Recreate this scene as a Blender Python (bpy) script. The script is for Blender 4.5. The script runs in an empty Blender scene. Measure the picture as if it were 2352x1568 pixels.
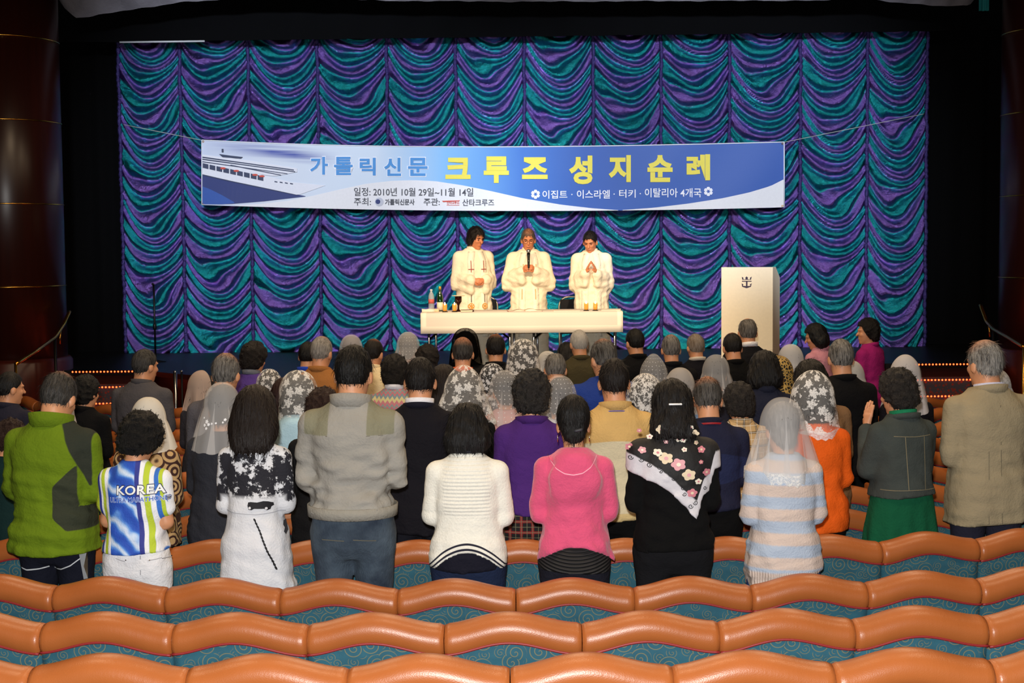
import bpy, math, random
import numpy as np
from mathutils import Vector, Matrix, Euler
from mathutils.bvhtree import BVHTree

random.seed(7); RNG = np.random.RandomState(7)
SC = bpy.context.scene
COL = SC.collection
PI = math.pi

# ------------------------------------------------------------------ camera
W_PX, H_PX, F_PX = 2352.0, 1568.0, 3300.0
CAM_Z = 2.45
PITCH = math.atan((784 - 565) / F_PX)
ROLL = math.radians(-0.5)
cam_d = bpy.data.cameras.new('camera'); cam_o = bpy.data.objects.new('camera', cam_d); COL.objects.link(cam_o)
cam_d.sensor_width = 36.0; cam_d.lens = F_PX / W_PX * 36.0
cam_d.clip_start = 0.05; cam_d.clip_end = 200
CAM_M = Matrix.Translation((0, 0, CAM_Z)) @ (Matrix.Rotation(PI / 2 - PITCH, 4, 'X') @ Matrix.Rotation(ROLL, 4, 'Z'))
cam_o.matrix_world = CAM_M
SC.camera = cam_o
CAM_R = CAM_M.to_3x3()

def ray(px, py):
    return CAM_R @ Vector(((px - W_PX / 2) / F_PX, -(py - H_PX / 2) / F_PX, -1.0))
def at(px, py, Y):
    """point of the plane y = Y seen at a photo pixel"""
    d = ray(px, py)
    return Vector((0, 0, CAM_Z)) + d * (Y / d.y)
def at_z(px, py, z):
    d = ray(px, py)
    return Vector((0, 0, CAM_Z)) + d * ((z - CAM_Z) / d.z)

# ------------------------------------------------------------------ world, lights, exposure
world = bpy.data.worlds.new('house'); SC.world = world; world.use_nodes = True
wb = world.node_tree.nodes['Background']
wb.inputs[0].default_value = (0, 0, 0, 1); wb.inputs[1].default_value = 0.0   # closed room: no light from outside
SC.view_settings.view_transform = 'Standard'; SC.view_settings.look = 'None'
SC.view_settings.gamma = 1.0; SC.view_settings.use_curve_mapping = False
SC.view_settings.exposure = 0.0

def lamp(name, kind, loc, energy, color=(1, 1, 1), target=None, **kw):
    l = bpy.data.lights.new(name, kind); l.energy = energy; l.color = color
    for k, v in kw.items(): setattr(l, k, v)
    o = bpy.data.objects.new(name, l); COL.objects.link(o); o.location = loc
    if target is not None:
        o.rotation_euler = (Vector(target) - Vector(loc)).to_track_quat('-Z', 'Y').to_euler()
    return o
# the photographer's flash, just above the lens
lamp('camera_flash_offscreen', 'SPOT', (-0.04, 0.02, CAM_Z + 0.17), 1750, (1.0, 0.98, 0.95), (0, 12, CAM_Z - 0.3),
     spot_size=math.radians(75), spot_blend=0.6, shadow_soft_size=0.04)
# house lights in the auditorium ceiling
for hx in (-3.2, 0.0, 3.2):
    for hy in (5.2, 9.2, 13.0):
        lamp('house_light_offscreen', 'AREA', (hx, hy, 6.0), {5.2: 54, 9.2: 68, 13.0: 80}[hy], (1.0, 0.74, 0.47), (hx, hy, 0), shape='DISK', size=0.9)
# warm front-of-house spots on the altar table and the lectern
for sx in (-3.2, 0.6):
    lamp('stage_spot_offscreen', 'SPOT', (sx, 8.6, 6.0), 1950, (1.0, 0.74, 0.48), (0.6, 17.0, 1.5),
         spot_size=math.radians(30), spot_blend=0.95, shadow_soft_size=0.10)
# cool wash onto the curtain and the banner, hung over the front rows
for sx in (-3.6, 3.6):
    lamp('stage_wash_offscreen', 'SPOT', (sx, 10.5, 6.1), 3500, (0.74, 0.83, 1.0), (sx * 0.75, 20.9, 3.2),
         spot_size=math.radians(46), spot_blend=0.7, shadow_soft_size=0.15)

# ------------------------------------------------------------------ small helpers
def lin(c):
    """sRGB 0..255 triple -> linear rgba"""
    o = []
    for v in c[:3]:
        v = v / 255.0
        o.append(v / 12.92 if v <= 0.04045 else ((v + 0.055) / 1.055) ** 2.4)
    return (o[0], o[1], o[2], 1.0)

class NT:
    """tiny node-tree writer"""
    def __init__(s, name):
        s.m = bpy.data.materials.new(name); s.m.use_nodes = True
        s.t = s.m.node_tree; s.t.nodes.clear()
        s.out = s.t.nodes.new('ShaderNodeOutputMaterial')
    def n(s, typ, ins=None, **props):
        nd = s.t.nodes.new('ShaderNode' + typ)
        for k, v in props.items(): setattr(nd, k, v)
        for k, v in (ins or {}).items(): s.set(nd.inputs[k], v)
        return nd
    def set(s, inp, v):
        if isinstance(v, bpy.types.NodeSocket): s.t.links.new(v, inp)
        elif isinstance(v, (int, float)) and hasattr(inp, 'default_value') and hasattr(inp.default_value, '__len__'):
            inp.default_value = [v] * len(inp.default_value)
        else: inp.default_value = v
    def math(s, op, a, b=None, c=None, clamp=False):
        nd = s.t.nodes.new('ShaderNodeMath'); nd.operation = op; nd.use_clamp = clamp
        s.set(nd.inputs[0], a)
        if b is not None: s.set(nd.inputs[1], b)
        if c is not None: s.set(nd.inputs[2], c)
        return nd.outputs[0]
    def step(s, v, edge=0.0, soft=0.01):
        nd = s.n('MapRange', {0: v, 1: edge - soft, 2: edge + soft, 3: 0.0, 4: 1.0}); nd.clamp = True
        return nd.outputs[0]
    def mix(s, f, a, b):
        nd = s.t.nodes.new('ShaderNodeMix'); nd.data_type = 'RGBA'
        s.set(nd.inputs[0], f); s.set(nd.inputs[6], a); s.set(nd.inputs[7], b)
        return nd.outputs[2]
    def obj(s):
        t = s.n('TexCoord'); x = s.n('SeparateXYZ', {0: t.outputs['Object']})
        return t.outputs['Object'], x.outputs[0], x.outputs[1], x.outputs[2]
    def uv(s):
        t = s.n('TexCoord'); x = s.n('SeparateXYZ', {0: t.outputs['UV']})
        return t.outputs['UV'], x.outputs[0], x.outputs[1]
    def noise(s, vec, scale, detail=3, rough=0.55):
        return s.n('TexNoise', {'Vector': vec, 'Scale': scale, 'Detail': detail, 'Roughness': rough}).outputs[0]
    def ramp(s, v, stops, interp='LINEAR'):
        nd = s.n('ValToRGB', {0: v}); cr = nd.color_ramp; cr.interpolation = interp
        while len(cr.elements) < len(stops): cr.elements.new(0.5)
        for e, (p, c) in zip(cr.elements, stops): e.position = p; e.color = c
        return nd.outputs[0]
    def bsdf(s, color, rough=0.8, metal=0.0, bump=None, bump_s=0.3, bump_d=0.01, **kw):
        p = s.n('BsdfPrincipled')
        s.set(p.inputs['Base Color'], color); s.set(p.inputs['Roughness'], rough); s.set(p.inputs['Metallic'], metal)
        for k, v in kw.items(): s.set(p.inputs[k.replace('_', ' ')], v)
        if bump is not None:
            b = s.n('Bump', {'Strength': bump_s, 'Distance': bump_d, 'Height': bump})
            s.t.links.new(b.outputs[0], p.inputs['Normal'])
        return p.outputs[0]
    def done(s, sh):
        s.t.links.new(sh, s.out.inputs[0]); return s.m

_mats = {}
def cloth(rgb, rough=0.9, scale=90, var=0.12, sheen=0.0, wr=0.004):
    key = ('c', tuple(rgb), rough, scale, var, sheen)
    if key in _mats: return _mats[key]
    t = NT('cloth'); o, x, y, z = t.obj()
    nf = t.noise(o, scale, 2); nl = t.noise(o, 9, 3)
    c = lin(rgb)
    col = t.mix(nl, tuple(v * (1 - var) for v in c[:3]) + (1,), tuple(min(1, v * (1 + var)) for v in c[:3]) + (1,))
    h = t.math('MULTIPLY_ADD', nf, 0.25, t.math('MULTIPLY', t.noise(o, 16, 4, 0.6), 1.0))
    m = t.done(t.bsdf(col, rough, bump=h, bump_s=0.6, bump_d=wr * 4, Sheen_Weight=sheen, Specular_IOR_Level=0.15))
    _mats[key] = m
    return m
def plain(rgb, rough=0.5, metal=0.0, bump=0.0, name='finish', **kw):
    key = ('p', tuple(rgb), rough, metal, bump, tuple(sorted(kw.items())))
    if key in _mats: return _mats[key]
    t = NT(name); o, x, y, z = t.obj()
    n = t.noise(o, 35, 3)
    c = lin(rgb)
    col = t.mix(n, tuple(v * 0.94 for v in c[:3]) + (1,), tuple(min(1, v * 1.06) for v in c[:3]) + (1,))
    m = t.done(t.bsdf(col, rough, metal, bump=n if bump else None, bump_s=bump, **kw))
    _mats[key] = m
    return m
def glow(rgb, strength, name='glow'):
    t = NT(name)
    return t.done(t.n('Emission', {0: lin(rgb), 1: strength}).outputs[0])

# ------------------------------------------------------------------ objects
def tag(o, label=None, cat=None, group=None, kind=None):
    if label: o['label'] = label
    if cat: o['category'] = cat
    if group: o['group'] = group
    if kind: o['kind'] = kind
    return o
def empty(name, loc=(0, 0, 0), rz=0.0, scale=1.0, label=None, cat=None, group=None):
    o = bpy.data.objects.new(name, None); COL.objects.link(o)
    o.location = loc; o.rotation_euler = (0, 0, rz); o.scale = (scale,) * 3; o.empty_display_size = 0.1
    return tag(o, label, cat, group)
def make_mesh(name, v, f, uv=None, smooth=True):
    me = bpy.data.meshes.new(name)
    v = np.asarray(v, dtype=np.float32).reshape(-1, 3)
    if isinstance(f, np.ndarray):
        nf, k = f.shape
        me.vertices.add(len(v)); me.vertices.foreach_set('co', v.ravel())
        me.loops.add(nf * k); me.loops.foreach_set('vertex_index', f.astype(np.int32).ravel())
        me.polygons.add(nf); me.polygons.foreach_set('loop_start', np.arange(0, nf * k, k, dtype=np.int32))
        me.update(calc_edges=True)
    else:
        me.from_pydata(v.tolist(), [], [list(q) for q in f])
    me.polygons.foreach_set('use_smooth', np.full(len(me.polygons), smooth))
    if uv is not None:
        l = me.uv_layers.new(name='UVMap'); uv = np.asarray(uv, dtype=np.float32)
        idx = np.empty(len(me.loops), dtype=np.int32); me.loops.foreach_get('vertex_index', idx)
        l.data.foreach_set('uv', uv[idx].ravel())
    me.update()
    return me
def obj(name, me, mat=None, parent=None, loc=None, rot=None):
    o = bpy.data.objects.new(name, me); COL.objects.link(o)
    if mat is not None and len(me.materials) == 0: me.materials.append(mat)
    if parent is not None: o.parent = parent
    if loc is not None: o.location = loc
    if rot is not None: o.rotation_euler = rot
    return o
def geo(name, vf, mat, parent=None, smooth=True, **kw):
    return obj(name, make_mesh(name, vf[0], vf[1], vf[2] if len(vf) > 2 else None, smooth), mat, parent, **kw)

def join(*parts):
    V = []; F = []; n = 0
    for p in parts:
        v = [tuple(q) for q in p[0]]
        F += [tuple(int(i) + n for i in f) for f in p[1]]
        V += v; n += len(v)
    return V, F
def box(c, s, bev=0.0):
    """box centre c, full size s, with chamfered edges"""
    hx, hy, hz = s[0] / 2, s[1] / 2, s[2] / 2
    b = min(bev, hx * .9, hy * .9, hz * .9)
    if b <= 0:
        v = [(c[0] + i * hx, c[1] + j * hy, c[2] + k * hz) for i in (-1, 1) for j in (-1, 1) for k in (-1, 1)]
        return v, [(0, 1, 3, 2), (4, 6, 7, 5), (0, 4, 5, 1), (2, 3, 7, 6), (0, 2, 6, 4), (1, 5, 7, 3)]
    import bmesh
    bm = bmesh.new(); bmesh.ops.create_cube(bm, size=1.0)
    for q in bm.verts: q.co = Vector((q.co.x * s[0], q.co.y * s[1], q.co.z * s[2]))
    bmesh.ops.bevel(bm, geom=list(bm.edges), offset=b, segments=2, profile=0.5, affect='EDGES')
    for q in bm.verts: q.co += Vector(c)
    bm.verts.index_update()
    v = [tuple(q.co) for q in bm.verts]; f = [tuple(q.index for q in p.verts) for p in bm.faces]
    bm.free()
    return v, f
def tube(pts, r, n=8, cap=True, closed=False):
    """sweep a circle along points; r number or list"""
    pts = [Vector(p) for p in pts]; m = len(pts)
    rs = r if hasattr(r, '__len__') else [r] * m
    V = []; F = []
    up = Vector((0, 0, 1))
    prev = None
    for i, p in enumerate(pts):
        if closed: t = pts[(i + 1) % m] - pts[i - 1]
        else: t = pts[min(i + 1, m - 1)] - pts[max(i - 1, 0)]
        t.normalize()
        if prev is None:
            a = t.cross(up)
            if a.length < 1e-3: a = t.cross(Vector((1, 0, 0)))
        else:
            a = prev - t * prev.dot(t)
            if a.length < 1e-4: a = t.cross(up)
        a.normalize(); b = t.cross(a); prev = a
        for k in range(n):
            an = 2 * PI * k / n
            V.append(p + (a * math.cos(an) + b * math.sin(an)) * rs[i])
    rng = m if closed else m - 1
    for i in range(rng):
        for k in range(n):
            j = (i + 1) % m
            F.append((i * n + k, i * n + (k + 1) % n, j * n + (k + 1) % n, j * n + k))
    if cap and not closed:
        F.append(tuple(range(n - 1, -1, -1))); F.append(tuple((m - 1) * n + k for k in range(n)))
    return V, F
def lathe(profile, n=20, c=(0, 0, 0)):
    V = []; F = []
    for (r, z) in profile:
        for k in range(n):
            a = 2 * PI * k / n
            V.append((c[0] + r * math.cos(a), c[1] + r * math.sin(a), c[2] + z))
    m = len(profile)
    for i in range(m - 1):
        for k in range(n):
            F.append((i * n + k, i * n + (k + 1) % n, (i + 1) * n + (k + 1) % n, (i + 1) * n + k))
    F.append(tuple(range(n - 1, -1, -1))); F.append(tuple((m - 1) * n + k for k in range(n)))
    return V, F
def ball(c, r, n=10, m=7):
    prof = [(max(1e-4, math.sin(PI * i / m)), -math.cos(PI * i / m)) for i in range(m + 1)]
    r = r if hasattr(r, '__len__') else (r, r, r)
    v, f = lathe(prof, n)
    return [(c[0] + p[0] * r[0], c[1] + p[1] * r[1], c[2] + p[2] * r[2]) for p in v], f
def grid_faces(nu, nv, flip=False):
    i = np.arange(nu - 1)[:, None] * nv + np.arange(nv - 1)[None, :]
    i = i.ravel()
    q = np.stack([i, i + nv, i + nv + 1, i + 1], 1)
    return q[:, ::-1].copy() if flip else q
def prism(poly, y0, y1):
    """polygon in xz extruded between y0 and y1"""
    n = len(poly)
    V = [(p[0], y0, p[1]) for p in poly] + [(p[0], y1, p[1]) for p in poly]
    F = [tuple(range(n)), tuple(range(2 * n - 1, n - 1, -1))] + [(i, i + n, (i + 1) % n + n, (i + 1) % n) for i in range(n)]
    return V, F

# ------------------------------------------------------------------ implicit surfaces
def axis(*segs):
    a = []
    for lo, hi, st in segs:
        n = max(1, int(round((hi - lo) / st)))
        a += [lo + (hi - lo) * i / n for i in range(n)]
    a.append(segs[-1][1])
    return np.array(a, dtype=np.float32)
def wob(X, Y, Z, seed, wl, aniso=(1, 1, 1), n=5):
    r = np.random.RandomState(seed); s = 0
    for i in range(n):
        d = r.normal(size=3); d /= np.linalg.norm(d); d = d * np.array(aniso)
        k = 2 * PI / wl * r.uniform(0.7, 1.4)
        s = s + np.sin(k * (d[0] * X + d[1] * Y + d[2] * Z) + r.uniform(0, 6.28))
    return s / n
class Vox:
    def __init__(s, xs, ys, zs):
        s.a = (xs, ys, zs); s.F = np.full((len(xs), len(ys), len(zs)), 0.5, dtype=np.float32)
    def blk(s, lo, hi, mar=0.07):
        sl = []
        for ax, l, h in zip(s.a, lo, hi):
            i = int(np.searchsorted(ax, l - mar)); j = int(np.searchsorted(ax, h + mar))
            if j <= i: return None
            sl.append(slice(i, j))
        return tuple(sl)
    def P(s, sl=(slice(None),) * 3):
        return s.a[0][sl[0]][:, None, None], s.a[1][sl[1]][None, :, None], s.a[2][sl[2]][None, None, :]
    def union(s, sl, d, k):
        f = s.F[sl]
        if k > 0:
            h = np.clip(0.5 + 0.5 * (f - d) / k, 0, 1)
            s.F[sl] = f + (d - f) * h - k * h * (1 - h)
        else: s.F[sl] = np.minimum(f, d)
    def ell(s, c, r, k=0.02, R=None):
        m = max(r) if R is not None else 0
        rr = (m, m, m) if R is not None else r
        sl = s.blk([c[i] - rr[i] for i in range(3)], [c[i] + rr[i] for i in range(3)])
        if sl is None: return
        X, Y, Z = s.P(sl); X = X - c[0]; Y = Y - c[1]; Z = Z - c[2]
        if R is not None:
            X, Y, Z = (R[0][0] * X + R[1][0] * Y + R[2][0] * Z, R[0][1] * X + R[1][1] * Y + R[2][1] * Z, R[0][2] * X + R[1][2] * Y + R[2][2] * Z)
        a = (X / r[0]) ** 2 + (Y / r[1]) ** 2 + (Z / r[2]) ** 2
        b = (X / r[0] ** 2) ** 2 + (Y / r[1] ** 2) ** 2 + (Z / r[2] ** 2) ** 2
        k0 = np.sqrt(a); d = k0 * (k0 - 1) / (np.sqrt(b) + 1e-6)
        s.union(sl, d.astype(np.float32), k)
    def cone(s, a, b, ra, rb, k=0.03):
        m = max(ra, rb)
        sl = s.blk([min(a[i], b[i]) - m for i in range(3)], [max(a[i], b[i]) + m for i in range(3)])
        if sl is None: return
        X, Y, Z = s.P(sl); X = X - a[0]; Y = Y - a[1]; Z = Z - a[2]
        u = [b[i] - a[i] for i in range(3)]; L = sum(q * q for q in u) + 1e-9
        t = np.clip((X * u[0] + Y * u[1] + Z * u[2]) / L, 0, 1)
        d = np.sqrt((X - t * u[0]) ** 2 + (Y - t * u[1]) ** 2 + (Z - t * u[2]) ** 2) - (ra + (rb - ra) * t)
        s.union(sl, d.astype(np.float32), k)
    def loft(s, prof, k=0.03, e=2.4):
        """prof rows: z, half width, half depth, y centre"""
        p = np.array(prof, dtype=np.float32); p = p[np.argsort(p[:, 0])]
        A = p[:, 1].max(); B = (p[:, 2] + np.abs(p[:, 3])).max()
        sl = s.blk((-A, -B, p[0, 0]), (A, B, p[-1, 0]))
        if sl is None: return
        X, Y, Z = s.P(sl); z = s.a[2][sl[2]]
        a = np.interp(z, p[:, 0], p[:, 1])[None, None, :]; b = np.interp(z, p[:, 0], p[:, 2])[None, None, :]
        c = np.interp(z, p[:, 0], p[:, 3])[None, None, :]
        q = (np.abs(X / a) ** e + np.abs((Y - c) / b) ** e) ** (1 / e)
        d = (q - 1) * np.minimum(a, b)
        d = np.maximum(d, np.maximum(p[0, 0] - Z, Z - p[-1, 0]))
        s.union(sl, d.astype(np.float32), k)
    def cut(s, fn):
        """keep where fn < 0"""
        X, Y, Z = s.P(); s.F = np.maximum(s.F, fn(X, Y, Z)).astype(np.float32)
    def add(s, fn):
        X, Y, Z = s.P(); s.F = (s.F + fn(X, Y, Z)).astype(np.float32)
    def mesh(s):
        F = s.F; nx, ny, nz = F.shape; ins = F < 0
        C = [ins[i:nx - 1 + i, j:ny - 1 + j, k:nz - 1 + k] for i in (0, 1) for j in (0, 1) for k in (0, 1)]
        cnt = sum(c.astype(np.int8) for c in C)
        act = (cnt > 0) & (cnt < 8)
        I, J, K = np.nonzero(act)
        vid = np.full(act.shape, -1, dtype=np.int64); vid[I, J, K] = np.arange(len(I))
        val = {(i, j, k): F[I + i, J + j, K + k] for i in (0, 1) for j in (0, 1) for k in (0, 1)}
        S = np.zeros((len(I), 3)); n = np.zeros(len(I))
        for ax in range(3):
            for o1 in (0, 1):
                for o2 in (0, 1):
                    c0 = [0, 0, 0]; oth = [q for q in range(3) if q != ax]
                    c0[oth[0]] = o1; c0[oth[1]] = o2; c1 = list(c0); c1[ax] = 1
                    a = val[tuple(c0)]; b = val[tuple(c1)]
                    x = (a < 0) != (b < 0)
                    t = np.where(x, a / np.where(x, a - b, 1), 0)
                    S[:, ax] += np.where(x, t, 0)
                    S[:, oth[0]] += np.where(x, o1, 0); S[:, oth[1]] += np.where(x, o2, 0)
                    n += x
        S /= n[:, None]; S[:, 0] += I; S[:, 1] += J; S[:, 2] += K
        V = np.stack([np.interp(S[:, q], np.arange(len(s.a[q])), s.a[q]) for q in range(3)], 1)
        Q = []
        for ax in range(3):
            oth = [(1, 2), (2, 0), (0, 1)][ax]
            sl0 = [slice(None)] * 3; sl1 = [slice(None)] * 3
            sl0[ax] = slice(0, -1); sl1[ax] = slice(1, None)
            for q in oth: sl0[q] = slice(1, -1); sl1[q] = slice(1, -1)
            a = ins[tuple(sl0)]; b = ins[tuple(sl1)]
            for sgn, m in ((1, a & ~b), (-1, b & ~a)):
                g = np.array(np.nonzero(m)).T
                if len(g) == 0: continue
                for q in oth: g[:, q] += 1
                def cell(d1, d2):
                    h = g.copy(); h[:, oth[0]] -= d1; h[:, oth[1]] -= d2
                    return vid[h[:, 0], h[:, 1], h[:, 2]]
                quad = np.stack([cell(1, 1), cell(0, 1), cell(0, 0), cell(1, 0)], 1)
                Q.append(quad if sgn > 0 else quad[:, ::-1])
        Q = np.concatenate(Q) if Q else np.zeros((0, 4), dtype=np.int64)
        return V, Q
# ================================================================== room and stage
STAGE_Z = 0.945
ROW_D = [4.50, 5.34, 6.21, 7.12, 8.0, 8.88, 9.76, 10.64, 11.52, 12.40, 13.28, 14.16]
ROW_FZ = [.373, .290, .215, .20, .164, .14, .115, .09, .07, .05, .035, .02]
def floor_z(Y):
    return float(np.interp(Y, [0.0] + ROW_D + [16.0], [.75] + ROW_FZ + [0.0]))

def mat_carpet(name, c1, c2, sc=14):
    t = NT(name); o, x, y, z = t.obj()
    v = t.n('TexVoronoi', {'Vector': o, 'Scale': sc}).outputs[0]
    n = t.noise(o, 180, 2)
    col = t.mix(t.step(v, 0.33, 0.08), lin(c1), lin(c2))
    return t.done(t.bsdf(col, 0.95, bump=n, bump_s=0.4, bump_d=0.01))
M_CARPET = mat_carpet('carpet', (70, 26, 22), (34, 38, 58))
M_STEP = mat_carpet('step_carpet', (128, 40, 26), (62, 58, 66), 22)
M_BLACK = cloth((3, 3, 4), 0.98)
t = NT('stage_deck_lacquer'); o, x, y, z = t.obj()
M_DECK = t.done(t.bsdf(t.mix(t.noise(o, 3, 4), lin((7, 7, 8)), lin((12, 12, 13))), 0.42, bump=t.noise(o, 60, 3), bump_s=0.05, Specular_IOR_Level=0.3))
def mat_wood(name, c1, c2, rough=0.30):
    t = NT(name); o, x, y, z = t.obj()
    s = t.n('Mapping', {'Vector': o, 'Scale': (9, 9, 0.6)}).outputs[0]
    return t.done(t.bsdf(t.mix(t.noise(s, 2.2, 5), lin(c1), lin(c2)), rough, Specular_IOR_Level=0.35))
M_COLUMN = mat_wood('red_lacquered_wood', (32, 9, 6), (50, 16, 9))
M_FASCIA = mat_wood('dark_red_wood', (46, 14, 10), (74, 24, 14), 0.3)
M_GOLD = plain((205, 150, 60), 0.22, 1.0, name='brass')
M_STEEL = plain((170, 172, 176), 0.25, 1.0, name='steel')
M_BLKMET = plain((14, 14, 15), 0.4, 0.6, name='black_metal')

# floor: a raked auditorium floor, then flat in front of the stage
ys = [-3.0, 0.0] + [y for y in ROW_D] + [16.0, 22.0]
V = []; F = []
for yv in ys:
    zz = floor_z(yv) if yv <= 16 else 0.0
    V += [(-8, yv, zz), (8, yv, zz)]
for i in range(len(ys) - 1): F.append((2 * i, 2 * i + 1, 2 * i + 3, 2 * i + 2))
tag(geo('floor', (V, F), M_CARPET, smooth=False), kind='structure')
M_WALL = plain((30, 13, 11), 0.6, name='dark_wall')
tag(geo('wall_left', box((-8.05, 9.5, 3.1), (0.1, 25, 6.6)), M_WALL, smooth=False), kind='structure')
tag(geo('wall_right', box((8.05, 9.5, 3.1), (0.1, 25, 6.6)), M_WALL, smooth=False), kind='structure')
tag(geo('wall_stage', box((0, 22.05, 3.1), (16, 0.1, 6.6)), M_BLACK, smooth=False), kind='structure')
tag(geo('wall_house', box((0, -3.05, 3.1), (16, 0.1, 6.6)), M_WALL, smooth=False), kind='structure')
tag(geo('ceiling', box((0, 9.5, 6.45), (16, 25, 0.1)), plain((34, 26, 24), 0.8, name='dark_ceiling'), smooth=False), kind='structure')

# stage: thrust deck with a curved front
def arc_front(n=28, xe=4.62, ye=17.9, yc=15.72):
    h = ye - yc; R = (xe * xe + h * h) / (2 * h); a = math.asin(xe / R)
    return [(R * math.sin(-a + 2 * a * i / n), yc + R - R * math.cos(-a + 2 * a * i / n)) for i in range(n + 1)]
FR = arc_front()
def deck_outline():
    return [(-7.9, 21.9), (-7.9, 17.9)] + FR + [(7.9, 17.9), (7.9, 21.9)]
def slab(outline, z0, z1):
    n = len(outline)
    V = [(p[0], p[1], z0) for p in outline] + [(p[0], p[1], z1) for p in outline]
    F = [tuple(range(n - 1, -1, -1)), tuple(range(n, 2 * n))] + [(i, (i + 1) % n, (i + 1) % n + n, i + n) for i in range(n)]
    return V, F
st = tag(geo('trim_1', slab(deck_outline(), STAGE_Z - 0.06, STAGE_Z), M_DECK, smooth=False), kind='structure')
st['label'] = 'glossy black stage deck with a curved front edge'
fo = [(-7.9, 21.9), (-7.9, 17.98)] + [(x * 0.985, y + 0.08) for x, y in FR] + [(7.9, 17.98), (7.9, 21.9)]
tag(geo('trim_2', slab(fo, 0.0, STAGE_Z - 0.06), M_FASCIA, smooth=False), kind='structure')['label'] = 'dark red wooden stage front'

# carpeted steps with rows of small red lights, one flight either side
M_LED = glow((255, 70, 30), 9.0, 'red_led')
led_me = make_mesh('led', *ball((0, 0, 0), 0.011, 6, 4))
led_me.materials.append(M_LED)
def stairs(px0, px1, side):
    x0 = at(px0, 842, 17.9).x; x1 = at(px1, 842, 17.9).x
    root = empty('stage_steps', ((x0 + x1) / 2, 17.5, 0), label='carpeted steps with red light strips on the ' + side, cat='steps')
    for i in range(5):
        ztop = STAGE_Z - 0.172 * (i + 1) + 0.172 * 0.0
        if ztop < 0.05: break
        yb = 17.9; yf = 17.9 - 0.28 * (i + 1)
        w = x1 - x0
        s = geo('step', box((0, (yb + yf) / 2 - 17.5, ztop / 2), (w, yb - yf, ztop), 0.012), M_STEP, root, smooth=False)
        n = int(w / 0.043)
        for k in range(n):
            obj('led', led_me, None, s, loc=(-w / 2 + (k + .5) * w / n, yf - 17.5 - 0.006, ztop - 0.012))
    # the strip at stage level
    nos = geo('nosing', box((0, 17.9 - 17.5 - 0.012, STAGE_Z - 0.03), (x1 - x0, 0.024, 0.06), 0.005), M_BLKMET, root, smooth=False)
    n = int((x1 - x0) / 0.043)
    for k in range(n):
        obj('led', led_me, None, nos, loc=(-(x1 - x0) / 2 + (k + .5) * (x1 - x0) / n, 17.9 - 17.5 - 0.03, STAGE_Z - 0.014))
stairs(164, 325, 'side of the microphone stand')
stairs(2050, 2232, 'side of the lectern')

# columns with brass rings
def column(cx, cy, r, ring_z, lab):
    root = empty('column', (cx, cy, 0), label=lab, cat='column')
    geo('shaft', lathe([(r, 0.0), (r, 6.38)], 64), M_COLUMN, root)
    geo('base', lathe([(r + .06, 0.0), (r + .06, STAGE_Z + .12), (r + .03, STAGE_Z + .16), (r + .005, STAGE_Z + .17)], 64), M_FASCIA, root)
    for z in ring_z:
        geo('ring', tube([((r + .003) * math.cos(a), (r + .003) * math.sin(a), z) for a in np.linspace(0, 2 * PI, 64, endpoint=False)], 0.009, 6, closed=True), M_GOLD, root)
rz = [at(10, y, 17.4).z for y in (78, 272, 467, 660)]
column(-6.33, 18.1, 0.69, rz, 'dark red lacquered column with brass rings by the microphone stand')
column(6.86, 18.1, 0.69, rz, 'dark red lacquered column with brass rings by the lectern side steps')

# brass hand rails
def rail(pts, post, lab):
    P = [at(*p) for p in pts]
    # smooth
    Q = []
    for i in range(len(P) - 1):
        for k in range(6): Q.append(P[i].lerp(P[i + 1], k / 6))
    Q.append(P[-1])
    base = P[0].copy()
    root = empty('hand_rail', (P[1].x, P[1].y, 0), label=lab, cat='rail')
    off = Vector((P[1].x, P[1].y, 0))
    geo('bar', tube([q - off for q in Q], 0.022, 10), M_GOLD, root)
    for i in (0, 2):
        p = P[i] - off; zf = floor_z(min(P[i].y, 16)) if P[i].y < 17.88 else STAGE_Z
        geo('post', tube([(p.x, p.y, zf), p], 0.018, 8), M_BLKMET if i else M_GOLD, root)
    a = at(*post[0]) - off; b = at(*post[1]) - off
    geo('bracket', tube([a, b], 0.012, 8), M_GOLD, root)
rail([(36, 836, 16.3), (86, 804, 16.8), (126, 775, 17.4), (146, 745, 17.75), (160, 715, 17.95)], [(139, 757, 17.63), (137, 790, 17.60)], 'brass hand rail by the steps near the microphone stand')
rail([(2352, 797, 16.3), (2318, 776, 16.8), (2282, 756, 17.4), (2266, 738, 17.75), (2252, 700, 17.95)], [(2271, 743, 17.63), (2274, 774, 17.60)], 'brass hand rail by the steps on the lectern side')

# ------------------------------------------------------------------ black masking around the stage opening
def drape_sheet(p0, p1, z0, z1, amp=0.05, wl=0.35, nu=120, nv=3, dip=None):
    """vertical pleated sheet between two plan points"""
    V = []
    for i in range(nu):
        u = i / (nu - 1); x = p0[0] + (p1[0] - p0[0]) * u; y = p0[1] + (p1[1] - p0[1]) * u
        L = math.hypot(p1[0] - p0[0], p1[1] - p0[1])
        w = amp * math.sin(2 * PI * u * L / wl + 1.3 * math.sin(7 * u))
        for j in range(nv):
            zb = z0(u) if callable(z0) else z0
            V.append((x, y + w, zb + (z1 - zb) * j / (nv - 1)))
    return np.array(V), grid_faces(nu, nv, True)
bt = lambda u: at(275 + u * 1855, 97 - 26 * u - 6 * math.sin(PI * u) * 0, 20.35).z
xl = at(281, 450, 20.9).x; xr = at(2125, 430, 20.9).x
tag(geo('black_border', drape_sheet((xl - 1.2, 20.4), (xr + 1.2, 20.4), lambda u: at(210 + u * 1985, 98 - 28 * u, 20.4).z, 6.35, 0.03, 0.6), M_BLACK),
    'black border drape across the top of the stage curtain', 'drape')
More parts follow.
